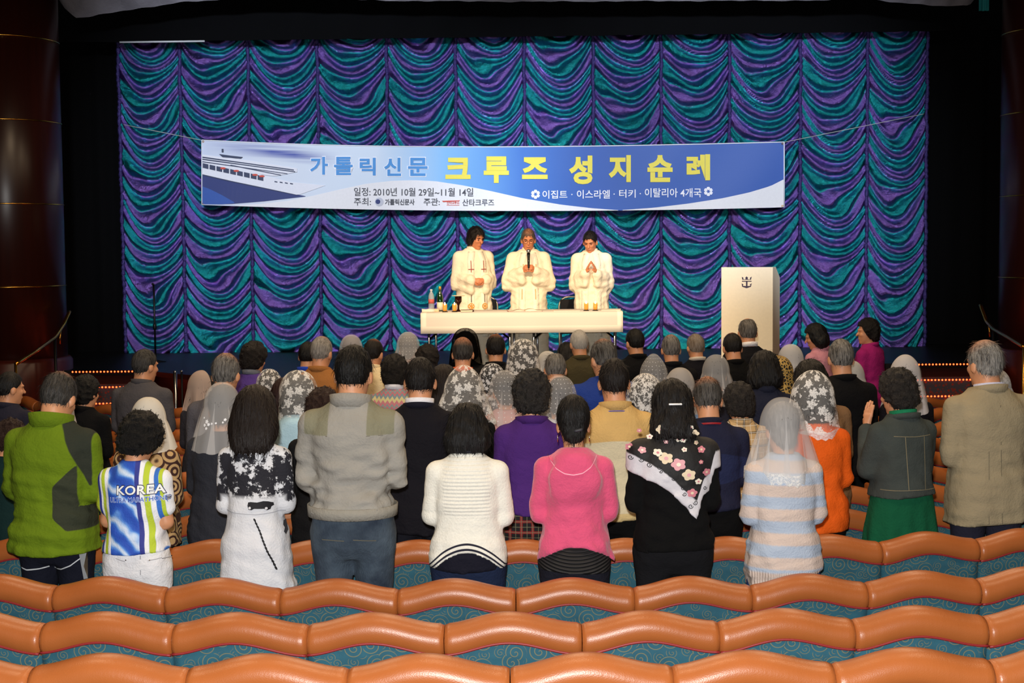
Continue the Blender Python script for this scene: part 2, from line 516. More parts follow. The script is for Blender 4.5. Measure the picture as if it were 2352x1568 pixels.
tag(geo('wing_drape', drape_sheet((-7.4, 21.25), (xl + 0.15, 21.25), STAGE_Z, 6.35), M_BLACK), 'black wing drape behind the microphone stand', 'drape')
tag(geo('wing_drape', drape_sheet((xr - 0.15, 21.25), (7.4, 21.25), STAGE_Z, 6.35), M_BLACK), 'black wing drape on the lectern side', 'drape')
a = at(275, 97.0, 20.375); b = at(470, 94.5, 20.375)
tag(geo('batten', tube([a, b], 0.014, 6), plain((205, 205, 205), 0.5)), 'thin pale batten along the top edge of the curtain', 'batten')

# grey gathered cloth hanging in at the very top
us = np.linspace(0, 1, 240); pxs = 132 + us * 2118
bot = np.interp(pxs, [132, 150, 175, 210, 280, 350, 430, 600, 900, 1200, 1900, 1990, 2090, 2170, 2230, 2250], [-8, 20, 42, 38, 24, 16, 4, -6, 2, 4, 1, -3, 9, 15, 11, -14])
V = []
for i, (px, yb) in enumerate(zip(pxs, bot)):
    for j in range(14):
        s = j / 13.0
        q = at(px, yb - s * 95, 19.4)
        fold = 0.07 * math.sin(px * 0.05 + s * 6) * math.sin(px * .021 + 2) + 0.03 * math.sin(px * 0.13 - s * 9)
        V.append((q.x, 19.4 - 0.16 * math.sin(PI * min(1, s * 1.0)) + fold * 0.6, q.z))
tag(geo('gathered_drape', (np.array(V), grid_faces(240, 14, True)), cloth((120, 116, 120), 0.85, 40)), 'grey gathered cloth hanging above the black border', 'drape')
a = at(2258, 25, 20.2)
tag(geo('curtain_remnant', drape_sheet((a.x - .06, 20.2), (a.x + .08, 20.2), a.z, 6.3, .015, .05, 24), cloth((40, 130, 130), 0.4)), 'narrow teal strip of cloth beside the top of the column', 'drape')

# ------------------------------------------------------------------ the swagged stage curtain
def mat_swag():
    t = NT('shot_teal_purple_lame'); o, x, y, z = t.obj()
    at_ = t.n('Attribute', attribute_name='band').outputs['Fac']
    nz = t.noise(o, 5.0, 4, 0.6)
    band = t.math('ADD', at_, t.math('MULTIPLY', t.math('SUBTRACT', nz, 0.5), 0.9))
    m = t.step(band, 0.0, 0.12)
    n2 = t.noise(o, 26, 4, 0.65)
    teal = t.mix(n2, lin((8, 84, 92)), lin((36, 176, 172)))
    purp = t.mix(n2, lin((70, 48, 116)), lin((150, 112, 196)))
    col = t.mix(m, purp, teal)
    sp = t.n('TexVoronoi', {'Vector': o, 'Scale': 95}, feature='F1')
    spark = t.math('MULTIPLY', t.step(sp.outputs[0], 0.16, -0.05), t.step(t.noise(o, 40, 2), 0.6, 0.03))
    col = t.mix(t.math('MULTIPLY', spark, 0.6), col, (0.8, 0.9, 1, 1))
    h = t.math('ADD', t.noise(o, 45, 5, 0.7), t.math('MULTIPLY', t.noise(o, 14, 4, 0.6), 1.6))
    return t.done(t.bsdf(col, 0.29, 0.97, bump=h, bump_s=0.6, bump_d=0.02))
M_SWAG = mat_swag()
M_SEAM = None
def mat_seam():
    t = NT('ruched_tape'); o, x, y, z = t.obj()
    n = t.noise(o, 60, 3)
    return t.done(t.bsdf(t.mix(n, lin((14, 24, 60)), lin((82, 64, 136))), 0.45, 0.6, bump=n, bump_s=0.7, bump_d=0.02))
M_SEAM = mat_seam()
seam_px = [281, 421, 577, 735, 893, 1050, 1206, 1363, 1518, 1674, 1836, 1989, 2125]
seam_x = [at(p, 440, 20.9).x for p in seam_px]
CURT_TOP = 5.75
curt = empty('swagged_curtain', (0, 20.9, STAGE_Z), label='teal and purple swagged stage curtain with gathered vertical seams', cat='curtain')
nz_, nu_ = 215, 46
zz = np.linspace(0.0, CURT_TOP - STAGE_Z, nz_)
for i in range(12):
    xa, xb = seam_x[i], seam_x[i + 1]
    # more samples towards the seams
    u = np.linspace(0, 1, nu_); u = u + 0.06 * np.sin(2 * PI * u) * -1.0 * 0.5
    U, Z = np.meshgrid(u, zz, indexing='ij')
    r = np.random.RandomState(40 + i)
    c = 2 * U - 1
    sag = 0.42 + 0.05 * r.uniform(-1, 1)
    skew = r.uniform(-.12, .12)
    shape = (1 - np.abs(c) ** 2.1) + skew * c * (1 - c * c)
    psi = (Z + sag * shape) / 0.345 + r.uniform(0, 1)
    psi = psi + 0.16 * np.sin(psi * 1.7 + 1.8 * c + r.uniform(0, 6)) + 0.07 * np.sin(psi * 4.3 + 3.4 * c + r.uniform(0, 6)) + 0.05 * np.sin(9 * U + psi * 2.3)
    s = np.mod(2 * psi, 1.0)
    # pouch profile: hangs out at the bottom of each fold, tucks in above
    pouch = np.where(s < 0.36, np.sin(s / 0.36 * PI / 2), np.cos((s - 0.36) / 0.64 * PI / 2))
    env = 0.30 + 0.70 * (1 - np.abs(c) ** 3)
    w1 = 0.5 + 0.5 * np.sin(2 * PI * psi * 3.0 + 4 * np.sin(3 * U + i) + 2.6 * np.sin(psi * 2.9 + 2 * c))
    w2 = np.sin(2 * PI * psi * 9 + 7 * U + 3 * np.sin(6 * U + psi))
    dpt = 0.120 * env * pouch + (0.017 * w1 + 0.005 * w2) * (0.40 + 0.60 * np.abs(c)) + 0.05 * (1 - c * c)
    X = xa + (xb - xa) * U
    V = np.stack([X, -dpt, Z], -1).reshape(-1, 3)
    me = make_mesh('swag_panel', V, grid_faces(nu_, nz_, False))
    at_ = me.attributes.new('band', 'FLOAT', 'POINT')
    bnd = np.sin(2 * PI * psi) + 0.2 * np.sin(2 * PI * psi * 2.5 + 5 * U)
    at_.data.foreach_set('value', bnd.ravel().astype(np.float32))
    obj('swag_panel', me, M_SWAG, curt)
for i, sx in enumerate(seam_x):
    pts = []; rad = []
    for k in range(300):
        z = (CURT_TOP - STAGE_Z) * k / 299
        pts.append((sx + 0.006 * math.sin(z * 9 + i), -0.045 - 0.006 * math.sin(z * 13 + i), z)); rad.append(0.020 + 0.013 * abs(math.sin(z * 32 + 2 * math.sin(z * 5 + i))))
    geo('gathered_seam', tube(pts, rad, 8), M_SEAM, curt)
    if 0 < i < 12:
        geo('tassel', lathe([(0.004, 0.16), (0.03, 0.15), (0.035, 0.12), (0.018, 0.10), (0.05, 0.02), (0.055, 0.0)], 10, (sx, -0.06, 0.012)), M_SEAM, curt)

# ------------------------------------------------------------------ text
def text_mesh(body, bold=0.0, spacing=1.0):
    cu = bpy.data.curves.new('txt', 'FONT'); cu.body = body; cu.size = 1.0; cu.offset = bold
    cu.resolution_u = 3; cu.space_character = spacing
    o = bpy.data.objects.new('txt', cu); COL.objects.link(o)
    dg = bpy.context.evaluated_depsgraph_get(); dg.update()
    me = o.evaluated_get(dg).to_mesh()
    v = np.array([tuple(q.co) for q in me.vertices]); f = [tuple(p.vertices) for p in me.polygons]
    o.evaluated_get(dg).to_mesh_clear()
    bpy.data.objects.remove(o); bpy.data.curves.remove(cu)
    if len(v):
        lo = v.min(0); hi = v.max(0); v = (v - lo) / np.maximum(hi - lo, 1e-6)
    return v, f          # unit square, y up
def px_text(body, x0, x1, y0, y1, bold=0.0, spacing=1.0, slope=0.0):
    """text filling a photo rectangle, as 2D pixel points + faces"""
    v, f = text_mesh(body, bold, spacing)
    return [(x0 + (x1 - x0) * p[0], y1 - (y1 - y0) * p[1] + slope * (x1 - x0) * p[0]) for p in v], f
def inset_ngon(poly):
    return poly, [tuple(range(len(poly)))]

# ------------------------------------------------------------------ banner
BAN_Y = 20.55
def ban_edge(px, top):
    u = (px - 463) / (1802 - 463); u = min(1, max(0, u))
    if top: return 321.5 + 4.5 * u + 13.5 * 4 * u * (1 - u) * (1 - 0.25 * (2 * u - 1))
    return 470.5 + 5.5 * u + 11.0 * 4 * u * (1 - u)
def ban(px, py, layer=0):
    wave = 0.012 * math.sin(px * 0.011) + 0.008 * math.sin(px * 0.027 + py * 0.02)
    return at(px, py, BAN_Y + wave - 0.0035 * layer)
def mat_banner():
    t = NT('printed_banner'); u_, u, v = t.uv()
    n = t.noise(u_, 6, 3)
    skyw = t.ramp(u, [(0.0, lin((196, 206, 226))), (0.12, lin((210, 218, 230))), (0.30, lin((206, 222, 238))), (0.42, lin((120, 182, 232))), (0.55, lin((40, 108, 190))), (0.66, lin((30, 86, 172))), (1.0, lin((34, 84, 170)))])
    # cloud streaks over the ship
    st_ = t.noise(t.n('Mapping', {'Vector': u_, 'Scale': (5, 26, 1), 'Rotation': (0, 0, 0.05)}).outputs[0], 1.0, 3)
    dist = t.math('ABSOLUTE', t.math('SUBTRACT', v, t.math('SUBTRACT', 0.965, t.math('MULTIPLY', u, 0.8))))
    band = t.math('MULTIPLY', t.math('SUBTRACT', 1.0, t.step(dist, 0.075, 0.07)), t.math('MULTIPLY', t.step(u, 0.06, 0.06), t.math('SUBTRACT', 1.0, t.step(u, 0.20, 0.04))))
    col = t.mix(t.math('MULTIPLY', band, t.step(st_, 0.40, 0.16)), skyw, lin((36, 62, 160)))
    return t.done(t.bsdf(col, 0.55, bump=t.noise(u_, 40, 2), bump_s=0.05))
nu, nv = 150, 14; V = []; UV = []
for i in range(nu):
    px = 463.5 + (1801 - 463.5) * i / (nu - 1); yt, yb = ban_edge(px, True), ban_edge(px, False)
    for j in range(nv):
        s = j / (nv - 1); q = ban(px, yb + (yt - yb) * s); V.append(tuple(q)); UV.append((i / (nu - 1), s))
BC = at(1131, 480, BAN_Y)
banner = empty('banner', tuple(BC), label='long printed pilgrimage banner strung across the swagged curtain', cat='banner')
sub = lambda P: [tuple(Vector(p) - BC) for p in P]
bsheet = geo('sheet', (np.array(sub(V)), grid_faces(nu, nv, False), UV), mat_banner(), banner)
def decal_px(name, pts, faces, mat, layer=1, parent=None):
    o = geo(name, (sub([ban(p[0], p[1], layer) for p in pts]), faces), mat, parent or banner, smooth=False)
    return o
def strip_poly(top, botm, n=40):
    """quad strip between two px curves given as lists of (x,y)"""
    T = np.array(top, float); B = np.array(botm, float)
    xs = np.linspace(T[0, 0], T[-1, 0], n)
    pts = []
    for x in xs: pts += [(x, np.interp(x, B[:, 0], B[:, 1])), (x, np.interp(x, T[:, 0], T[:, 1]))]
    f = [(2 * i, 2 * i + 2, 2 * i + 3, 2 * i + 1) for i in range(n - 1)]
    return pts, f
M_PAPER = plain((232, 232, 234), 0.6, name='white_print')
bxs = np.linspace(464, 1800, 60); blist = [(x, ban_edge(x, False) - 0.3) for x in bxs]
hump = [(540, 471.5), (600, 468), (660, 461), (720, 449), (780, 435), (840, 422), (900, 415), (950, 413.5), (1000, 416), (1060, 425), (1120, 437), (1200, 455), (1290, 470), (1360, 478), (1420, 482.4)]
decal_px('white_swoosh', *strip_poly(hump, [(x, ban_edge(x, False) - .2) for x in np.linspace(540, 1420, 30)], 60), M_PAPER, 1)
hr = [(1430, 482.0), (1500, 477), (1580, 467.5), (1660, 455), (1720, 442), (1770, 427), (1799.5, 412)]
decal_px('white_swoosh', *strip_poly(hr, [(x, ban_edge(x, False) - .2) for x in np.linspace(1430, 1799.5, 20)], 30), M_PAPER, 1)
# the printed ship
Z = lambda pts: [(440 + a / 3.36, 300 + b / 3.36) for a, b in pts]
ship = empty('ship_picture', (0, 0, 0)); ship.parent = banner
M_HULL = plain((226, 228, 236), 0.6, name='white_print'); M_DKBLUE = plain((24, 44, 110), 0.6, name='blue_print')
M_SEA = plain((30, 78, 160), 0.6, name='blue_print'); M_DECKS = plain((40, 52, 84), 0.6, name='navy_print'); M_RED = plain((206, 70, 50), 0.6, name='red_print')
decal_px('sea', *strip_poly(Z([(84, 335), (300, 385), (560, 440), (880, 505)]), Z([(84, 568), (300, 566), (560, 545), (880, 508)]), 24), M_DKBLUE, 2, ship)
decal_px('sea', *strip_poly(Z([(84, 430), (140, 450), (240, 500), (330, 552)]), Z([(84, 566), (140, 568), (240, 568), (330, 560)]), 12), M_SEA, 3, ship)
decal_px('hull', *strip_poly(Z([(84, 255), (300, 290), (560, 345), (760, 395), (1030, 422)]), Z([(84, 338), (300, 388), (560, 442), (820, 498), (1030, 424)]), 30), M_HULL, 3, ship)
decal_px('deck_line', *strip_poly(Z([(84, 336), (300, 386), (560, 440), (820, 496)]), Z([(84, 344), (300, 393), (560, 447), (820, 500)]), 16), M_DECKS, 4, ship)
decal_px('upper_deck', *strip_poly(Z([(84, 183), (210, 200), (400, 222), (640, 262), (815, 290)]), Z([(84, 262), (210, 285), (400, 320), (640, 352), (815, 318)]), 20), M_HULL, 4, ship)
for (a0, b0, a1, b1, th) in ((84, 200, 790, 300, 10), (84, 216, 800, 314, 9), (84, 236, 740, 330, 7), (300, 262, 690, 340, 8)):
    decal_px('deck_line', *strip_poly(Z([(a0, b0), (a1, b1)]), Z([(a0, b0 + th), (a1, b1 + th * .8)]), 4), M_DECKS, 5, ship)
for k in range(9):
    a = 86 + k * 53; b = 250 + k * 11.5
    decal_px('boat_bay', Z([(a, b + 36), (a + 44, b + 46), (a + 44, b + 10), (a, b)]), [(0, 1, 2, 3)], M_DECKS, 5, ship)
for (a, b) in ((222, 282), (325, 302), (470, 333), (522, 343)):
    decal_px('lifeboat', Z([(a + 20 + 22 * math.cos(q), b + 8 + 8 * math.sin(q)) for q in np.linspace(0, 2 * PI, 12, endpoint=False)][::-1]), [tuple(range(12))], M_RED, 6, ship)
decal_px('bridge_wing', Z([(212, 180), (240, 205), (380, 215), (396, 203), (300, 192)])[::-1], [(0, 1, 2, 3, 4)], M_DECKS, 6, ship)
decal_px('funnel', Z([(232, 140), (232, 166), (246, 166), (246, 140)]), [(0, 1, 2, 3)], M_DECKS, 6, ship)
for k in range(4):
    a = 640 + k * 40; decal_px('porthole_row', Z([(a, 388 + k * 5), (a, 396 + k * 5), (a + 22, 400 + k * 5), (a + 22, 392 + k * 5)]), [(0, 1, 2, 3)], M_DECKS, 5, ship)
# lettering
M_YEL = plain((236, 220, 70), 0.55, name='yellow_print'); M_SKY = plain((52, 140, 210), 0.55, name='sky_blue_print')
M_INK = plain((70, 72, 80), 0.6, name='grey_print'); M_WHT = plain((238, 240, 246), 0.55, name='white_print')
for ch, x0, x1, y0, y1 in (('크', 1022, 1082, 361, 412), ('루', 1110, 1170, 358, 421), ('즈', 1198, 1259, 360, 412), ('성', 1306, 1362, 356, 424), ('지', 1397, 1450, 355, 419), ('순', 1486, 1546, 355, 419), ('례', 1576, 1632, 353, 415)):
    p, f = px_text(ch, x0 + 1, x1 - 1, y0 + 1, y1 - 1, 0.045)
    decal_px('title_letter', p, f, M_YEL, 3)
for ch, x0, x1, y0, y1 in (('가', 712, 753, 360, 401), ('톨', 767, 810, 360, 402), ('릭', 826, 863, 362, 403), ('신', 882, 921, 362, 404), ('문', 937, 982, 362, 404)):
    p, f = px_text(ch, x0 - 2, x1 + 2, y0 - 2, y1 + 2, 0.045); decal_px('letter_outline', p, f, M_WHT, 2)
    p, f = px_text(ch, x0, x1, y0, y1, 0.028); decal_px('heading_letter', p, f, M_SKY, 4)
for s, x0, x1, y0, y1, m, b, sl in (('일정: 2010년 10월 29일~11월 14일', 813, 1087, 430.5, 450, M_INK, .01, .004), ('주최:', 813, 852, 454, 472, M_INK, .008, 0), ('가톨릭신문사', 884, 952, 457, 471, M_INK, .03, 0),
                             ('주관:', 973, 1010, 455, 472, M_INK, .01, 0), ('산타크루즈', 1062, 1135, 457, 473, M_INK, .012, 0), ('산타크루즈', 1026, 1055, 460, 469, M_RED, .02, 0),
                             ('이집트', 1246, 1303, 437, 456, M_WHT, .012, 0), ('·', 1312, 1315, 445, 448, M_WHT, .0, 0), ('이스라엘', 1325, 1401, 436, 456, M_WHT, .012, 0), ('·', 1409, 1412, 444, 447, M_WHT, .0, 0),
                             ('터키', 1422, 1460, 435, 454, M_WHT, .012, 0), ('·', 1469, 1472, 443, 446, M_WHT, .0, 0), ('이탈리아 4개국', 1481, 1611, 432, 453, M_WHT, .012, 0)):
    p, f = px_text(s, x0, x1, y0, y1, b, 1.0, sl)
    decal_px('lettering', p, f, m, 3)
for cx, cy in ((1230, 446), (1627, 439.5)):
    for k in range(6):
        a = k * PI / 3 + PI / 6; c, s_ = math.cos(a), math.sin(a)
        pet = [(2.5, 0), (6, -4.2), (10, -3), (10.6, 0), (10, 3), (6, 4.2)]
        decal_px('petal', [(cx + c * q[0] - s_ * q[1], cy + s_ * q[0] + c * q[1]) for q in pet][::-1], [tuple(range(6))], M_WHT, 3)
circ = lambda cx, cy, r, n=20: [(cx + r * math.cos(-2 * PI * k / n), cy + r * math.sin(-2 * PI * k / n)) for k in range(n)]
decal_px('round_mark', circ(871, 463.5, 10), [tuple(range(20))], plain((190, 194, 206), .6), 3)
decal_px('round_mark', circ(868, 463, 5.5), [tuple(range(20))], M_DKBLUE, 4)
decal_px('red_mark', [(1015, 461), (1018, 464), (1056, 461.5), (1056, 460)], [(0, 1, 2, 3)], M_RED, 3)
decal_px('red_mark', [(1026, 470.5), (1026, 471.5), (1055, 471.5), (1055, 470.5)], [(0, 1, 2, 3)], M_RED, 3)
# hem, eyelets and strings
hem = []
for px in np.linspace(463.5, 1801, 60): hem.append(ban(px, ban_edge(px, True), 1))
geo('hem', tube(sub(hem), 0.008, 6), M_WHT, banner)
geo('hem', tube(sub([ban(463.5, 321.5, 1), ban(463.5, 470.5, 1)]), 0.007, 6), M_WHT, banner)
geo('hem', tube(sub([ban(1801, 326, 1), ban(1801, 476, 1)]), 0.009, 6), M_WHT, banner)
for ex, ey in ((466.5, 325), (466.5, 467), (1797, 330), (1797, 473)):
    geo('eyelet', tube(sub([ban(ex + 1.8 * math.cos(a), ey + 1.8 * math.sin(a), 2) for a in np.linspace(0, 2 * PI, 10, endpoint=False)]), 0.004, 5, closed=True), M_GOLD, banner)
M_STRING = plain((176, 176, 164), 0.7, name='cord')
geo('string', tube(sub([at(281.5, 285.5, 20.86), at(286, 286.5, 20.60), at(463.5, 322, BAN_Y)]), 0.0045, 5), M_STRING, banner)
geo('string', tube(sub([at(2124.5, 260.5, 20.86), at(2120, 262, 20.60), at(1801, 326.5, BAN_Y)]), 0.0045, 5), M_STRING, banner)
# ================================================================== theatre seats
def mat_leather():
    t = NT('tan_leather'); o, x, y, z = t.obj()
    n = t.noise(o, 5, 4); p = t.n('TexVoronoi', {'Vector': o, 'Scale': 260}).outputs[0]
    s = t.n('Mapping', {'Vector': o, 'Scale': (60, 8, 8)}).outputs[0]
    h = t.math('ADD', t.math('MULTIPLY', p, 0.5), t.math('MULTIPLY', t.noise(s, 1.0, 3), 0.7))
    return t.done(t.bsdf(t.mix(n, lin((150, 82, 38)), lin((174, 98, 48))), 0.37, bump=h, bump_s=0.14, bump_d=0.004))
def mat_swirl():
    t = NT('teal_swirl_upholstery')
    tc = t.n('TexCoord'); oi = t.n('ObjectInfo')
    sx = t.n('SeparateXYZ', {0: tc.outputs['Object']})
    off = t.math('MULTIPLY', oi.outputs['Random'], 7.3)
    v = t.n('CombineXYZ', {0: t.math('ADD', sx.outputs[0], off), 1: sx.outputs[2], 2: 0.0}).outputs[0]
    gold = None
    for sc, k, rnd in ((11.0, 56.0, 0.75), (20.0, 90.0, 0.9)):
        vo = t.n('TexVoronoi', {'Vector': v, 'Scale': sc, 'Randomness': rnd}, voronoi_dimensions='2D')
        d = t.n('VectorMath', {0: v, 1: vo.outputs['Position']}, operation='SUBTRACT').outputs[0]
        e = t.n('SeparateXYZ', {0: d})
        ang = t.math('DIVIDE', t.math('ARCTAN2', e.outputs[1], e.outputs[0]), 2 * PI)
        r = t.n('VectorMath', {0: d}, operation='LENGTH').outputs['Value']
        fr = t.math('FRACT', t.math('ADD', ang, t.math('MULTIPLY', r, k)))
        line = t.math('SUBTRACT', 1.0, t.step(t.math('ABSOLUTE', t.math('SUBTRACT', fr, 0.5)), 0.14 if sc < 10 else 0.09, 0.04))
        lim = t.math('SUBTRACT', 1.0, t.step(r, 0.47 / sc, 0.02 / sc))
        g = t.math('MULTIPLY', line, lim)
        gold = g if gold is None else t.math('MAXIMUM', gold, t.math('MULTIPLY', g, t.step(r0, 0.50 / 11.0, 0.003)))
        r0 = r
    n = t.noise(v, 300, 2); n2 = t.noise(v, 12, 3)
    base = t.mix(n2, lin((26, 68, 84)), lin((38, 98, 116)))
    col = t.mix(t.math('MULTIPLY', gold, 0.8), base, lin((124, 114, 76)))
    return t.done(t.bsdf(col, 0.85, bump=n, bump_s=0.3, bump_d=0.004))
M_LEATHER = mat_leather(); M_SWIRL = mat_swirl(); M_PIPING = plain((142, 38, 40), 0.5, name='red_piping')
SEAT_W = 0.515
def crest(x):
    u = (x + SEAT_W / 2) / SEAT_W
    return 0.786 - 0.044 * (0.5 + 0.5 * math.cos(2 * PI * u ** 0.92))
def seat_meshes():
    n = 33; xs = np.linspace(-SEAT_W / 2 + 0.001, SEAT_W / 2 - 0.001, n)
    # roll
    V = []; k = 18
    for x in xs:
        e = min(1.0, (SEAT_W / 2 - abs(x)) / 0.020); sh = 0.86 + 0.14 * math.sqrt(max(0, 1 - (1 - e) ** 2))
        zc = crest(x) - 0.064
        for j in range(k):
            a = 2 * PI * j / k
            V.append((x, -0.005 + 0.070 * sh * math.cos(a), zc + 0.064 * sh * math.sin(a) * (1.0 if math.sin(a) > 0 else 1.05)))
    F = [(i * k + j, (i + 1) * k + j, (i + 1) * k + (j + 1) % k, i * k + (j + 1) % k) for i in range(n - 1) for j in range(k)]
    F += [tuple(range(k)), tuple((n - 1) * k + j for j in range(k - 1, -1, -1))]
    roll = make_mesh('headrest_roll', V, F); roll.materials.append(M_LEATHER)
    pip = make_mesh('piping', *tube([(x, -0.060, crest(x) - 0.105) for x in xs], 0.0055, 6)); pip.materials.append(M_PIPING)
    # back panel: padded slab, hollowed a little across
    V = []; nx, nz = 17, 9; px_ = np.linspace(-SEAT_W / 2 + 0.004, SEAT_W / 2 - 0.004, nx)
    for side in (0, 1):
        for x in px_:
            for j in range(nz):
                s = j / (nz - 1); z = 0.16 + (crest(x) - 0.10 - 0.16) * s
                edge = min(1, (SEAT_W / 2 - abs(x)) / 0.03); puff = 0.012 * math.sqrt(edge)
                lean = -0.05 * (1 - s) * -1.0
                y = lean * 1.0 + ((-0.046 - puff) if side == 0 else (0.022 + puff))
                V.append((x, y, z))
    f0 = [tuple(int(i) for i in q) for q in grid_faces(nx, nz, False)]
    f1 = [tuple(int(i) + nx * nz for i in q) for q in grid_faces(nx, nz, True)]
    side = []
    rim = [i * nz for i in range(nx)] + [(nx - 1) * nz + j for j in range(1, nz)] + [i * nz + nz - 1 for i in range(nx - 2, -1, -1)] + [j for j in range(nz - 2, 0, -1)]
    for a, b in zip(rim, rim[1:] + rim[:1]): side.append((b, a, a + nx * nz, b + nx * nz))
    back = make_mesh('back_panel', V, f0 + f1 + side); back.materials.append(M_SWIRL)
    cv = box((.02, 0, 0), (0.40, 0.10, 0.40), 0.03)
    cush = make_mesh('seat_cushion', [(p[0], 0.145 + p[1] - p[2] * 0.12, 0.47 + p[2]) for p in cv[0]], cv[1]); cush.materials.append(M_SWIRL)
    arm = make_mesh('armrest', *box((-SEAT_W / 2 + .026, 0.15, 0.60), (0.05, 0.26, 0.05), 0.018)); arm.materials.append(M_LEATHER)
    base = make_mesh('base', *join(box((0, 0.06, 0.10), (0.30, 0.10, 0.22), 0.01), box((-SEAT_W / 2 + .026, 0.10, 0.30), (0.03, 0.08, 0.60), 0.006), box((0, 0.06, 0.005), (0.36, 0.20, 0.012)))); base.materials.append(M_BLKMET)
    endp = make_mesh('end_panel', *box((0, 0.06, 0.38), (0.035, 0.34, 0.76), 0.015)); endp.materials.append(M_LEATHER)
    return [('headrest_roll', roll), ('piping', pip), ('back_panel', back), ('seat_cushion', cush), ('armrest', arm), ('base', base)], endp
SEATS, ENDP = seat_meshes()
ARC_C = (0.1, 22.5)
seam_first = [-0.015, -0.263, 0.0075, -0.2, 0.06, -0.2, 0.06, -0.2, 0.06, -0.2, 0.06, -0.2]
row_txt = ['third row behind the standing people', 'second row behind the standing people', 'row of the woman in the pink hooded knit', 'row of the man in the dark navy suit',
           'row of the light blue hooded top', 'row of the man in the bright blue jacket', 'row of the man in the slate grey shirt', 'row of the woman in the purple pullover',
           'row of the man in the cream shirt', 'row of the white-haired man in olive', 'row of the woman in the magenta pullover', 'first row before the stage']
for k, D in enumerate(ROW_D):
    R = ARC_C[1] - D
    half = (1176 / 3300 * (D + 0.6) + 0.35)
    n = int(half / SEAT_W) + 2
    x0 = seam_first[k] + SEAT_W / 2
    for i in range(-n, n + 1):
        ang = (x0 - ARC_C[0] + i * SEAT_W) / R
        x = ARC_C[0] + R * math.sin(ang); y = ARC_C[1] - R * math.cos(ang)
        if abs(x) > 0.357 * y + 0.45 or abs(x) > 5.6: continue
        s = empty('theatre_seat', (x, y, floor_z(y)), ang, label='tan-topped teal theatre seat in the ' + row_txt[k], cat='theatre seat', group='theatre seats in the ' + row_txt[k])
        for nm, me in SEATS:
            if k > 5 and nm == 'base': continue
            obj(nm, me, None, s)
        if k >= 5 and i in (-5, 4):
            obj('end_panel', ENDP, None, s, loc=(-SEAT_W / 2 + .03 if i < 0 else SEAT_W / 2 - .03, 0, 0))

# ================================================================== altar table
TAB_Y0, TAB_Y1 = 16.22, 16.96
pz = at(1198, 718.5, TAB_Y0); TAB_Z = pz.z
tx0 = at(967.5, 718, TAB_Y0).x; tx1 = at(1429, 718, TAB_Y0).x
tcx = (tx0 + tx1) / 2; tcy = (TAB_Y0 + TAB_Y1) / 2; TW = tx1 - tx0; TD = TAB_Y1 - TAB_Y0
tab = empty('folding_table', (tcx, tcy, STAGE_Z), label='long folding table behind which the three robed men stand', cat='table')
th = TAB_Z - STAGE_Z
geo('tabletop', box((0, 0, th - 0.025), (TW - 0.03, TD - 0.03, 0.035), 0.008), plain((150, 140, 126), .6), tab, smooth=False)
for sx in (-1, 1):
    for lx in (0.44, 0.10):
        xx = sx * (TW / 2) * (1.0 if lx > .3 else 0.12) * (0.93 if lx > .3 else 1.0)
        lg = geo('leg', join(tube([(xx, -TD * .38, 0), (xx, -TD * .38, th - 0.05)], 0.014, 8), tube([(xx + .05, TD * .38, 0), (xx + .05, TD * .38, th - 0.05)], 0.014, 8), tube([(xx, -TD * .38, .14), (xx + .05, TD * .38, .14)], 0.009, 6)), M_STEEL, tab)
        d = 1 if (sx < 0) == (lx > .3) else -1
        geo('brace', tube([(xx, -TD * .36, th - 0.30), (xx + d * .30, -TD * .30, th - 0.06)], 0.012, 6), M_BLKMET, tab)
def mat_cloth_border():
    t = NT('white_tablecloth'); o, x, y, z = t.obj()
    n = t.noise(o, 120, 2)
    ax = t.math('ABSOLUTE', x)
    inner = t.math('MULTIPLY', t.math('SUBTRACT', 1.0, t.step(ax, TW / 2 - 0.055, 0.003)), t.step(z, -0.145, 0.003))
    col = t.mix(inner, lin((244, 238, 224)), lin((222, 214, 204)))
    return t.done(t.bsdf(col, 0.9, bump=n, bump_s=0.2, bump_d=0.004))
HANG = 0.225
tc = tag(obj('tablecloth', None) if False else geo('tablecloth', ([(0, 0, 0)], []), None), 'white cloth with a pale border draped over the altar table', 'tablecloth')
V = []; nx = 60
prof = [(-TD / 2 - .012, -HANG), (-TD / 2 - .010, -HANG * .6), (-TD / 2 - .008, -HANG * .25), (-TD / 2 - .004, -0.010), (-TD / 2 + .010, 0.004), (0, 0.006), (TD / 2 - .01, 0.004), (TD / 2 + .006, -.01), (TD / 2 + .008, -.12)]
for i in range(nx):
    u = i / (nx - 1)
    for (yy, zz_) in prof:
        w = 0.006 * math.sin(u * 21) * (zz_ / -HANG if zz_ < 0 else 0)
        V.append((-TW / 2 - .008 + (TW + .016) * u, yy + w, zz_))
me = make_mesh('tablecloth', np.array(V), grid_faces(nx, len(prof), False))
old = tc.data; tc.data = me; bpy.data.meshes.remove(old); me.materials.append(mat_cloth_border()); tc.location = (tcx, tcy, TAB_Z)
sol = tc.modifiers.new('thickness', 'SOLIDIFY'); sol.thickness = 0.004; sol.offset = 1
TZ = TAB_Z + 0.009
def on_table(px, Y): return Vector((at(px, 715, Y).x, Y, TZ))

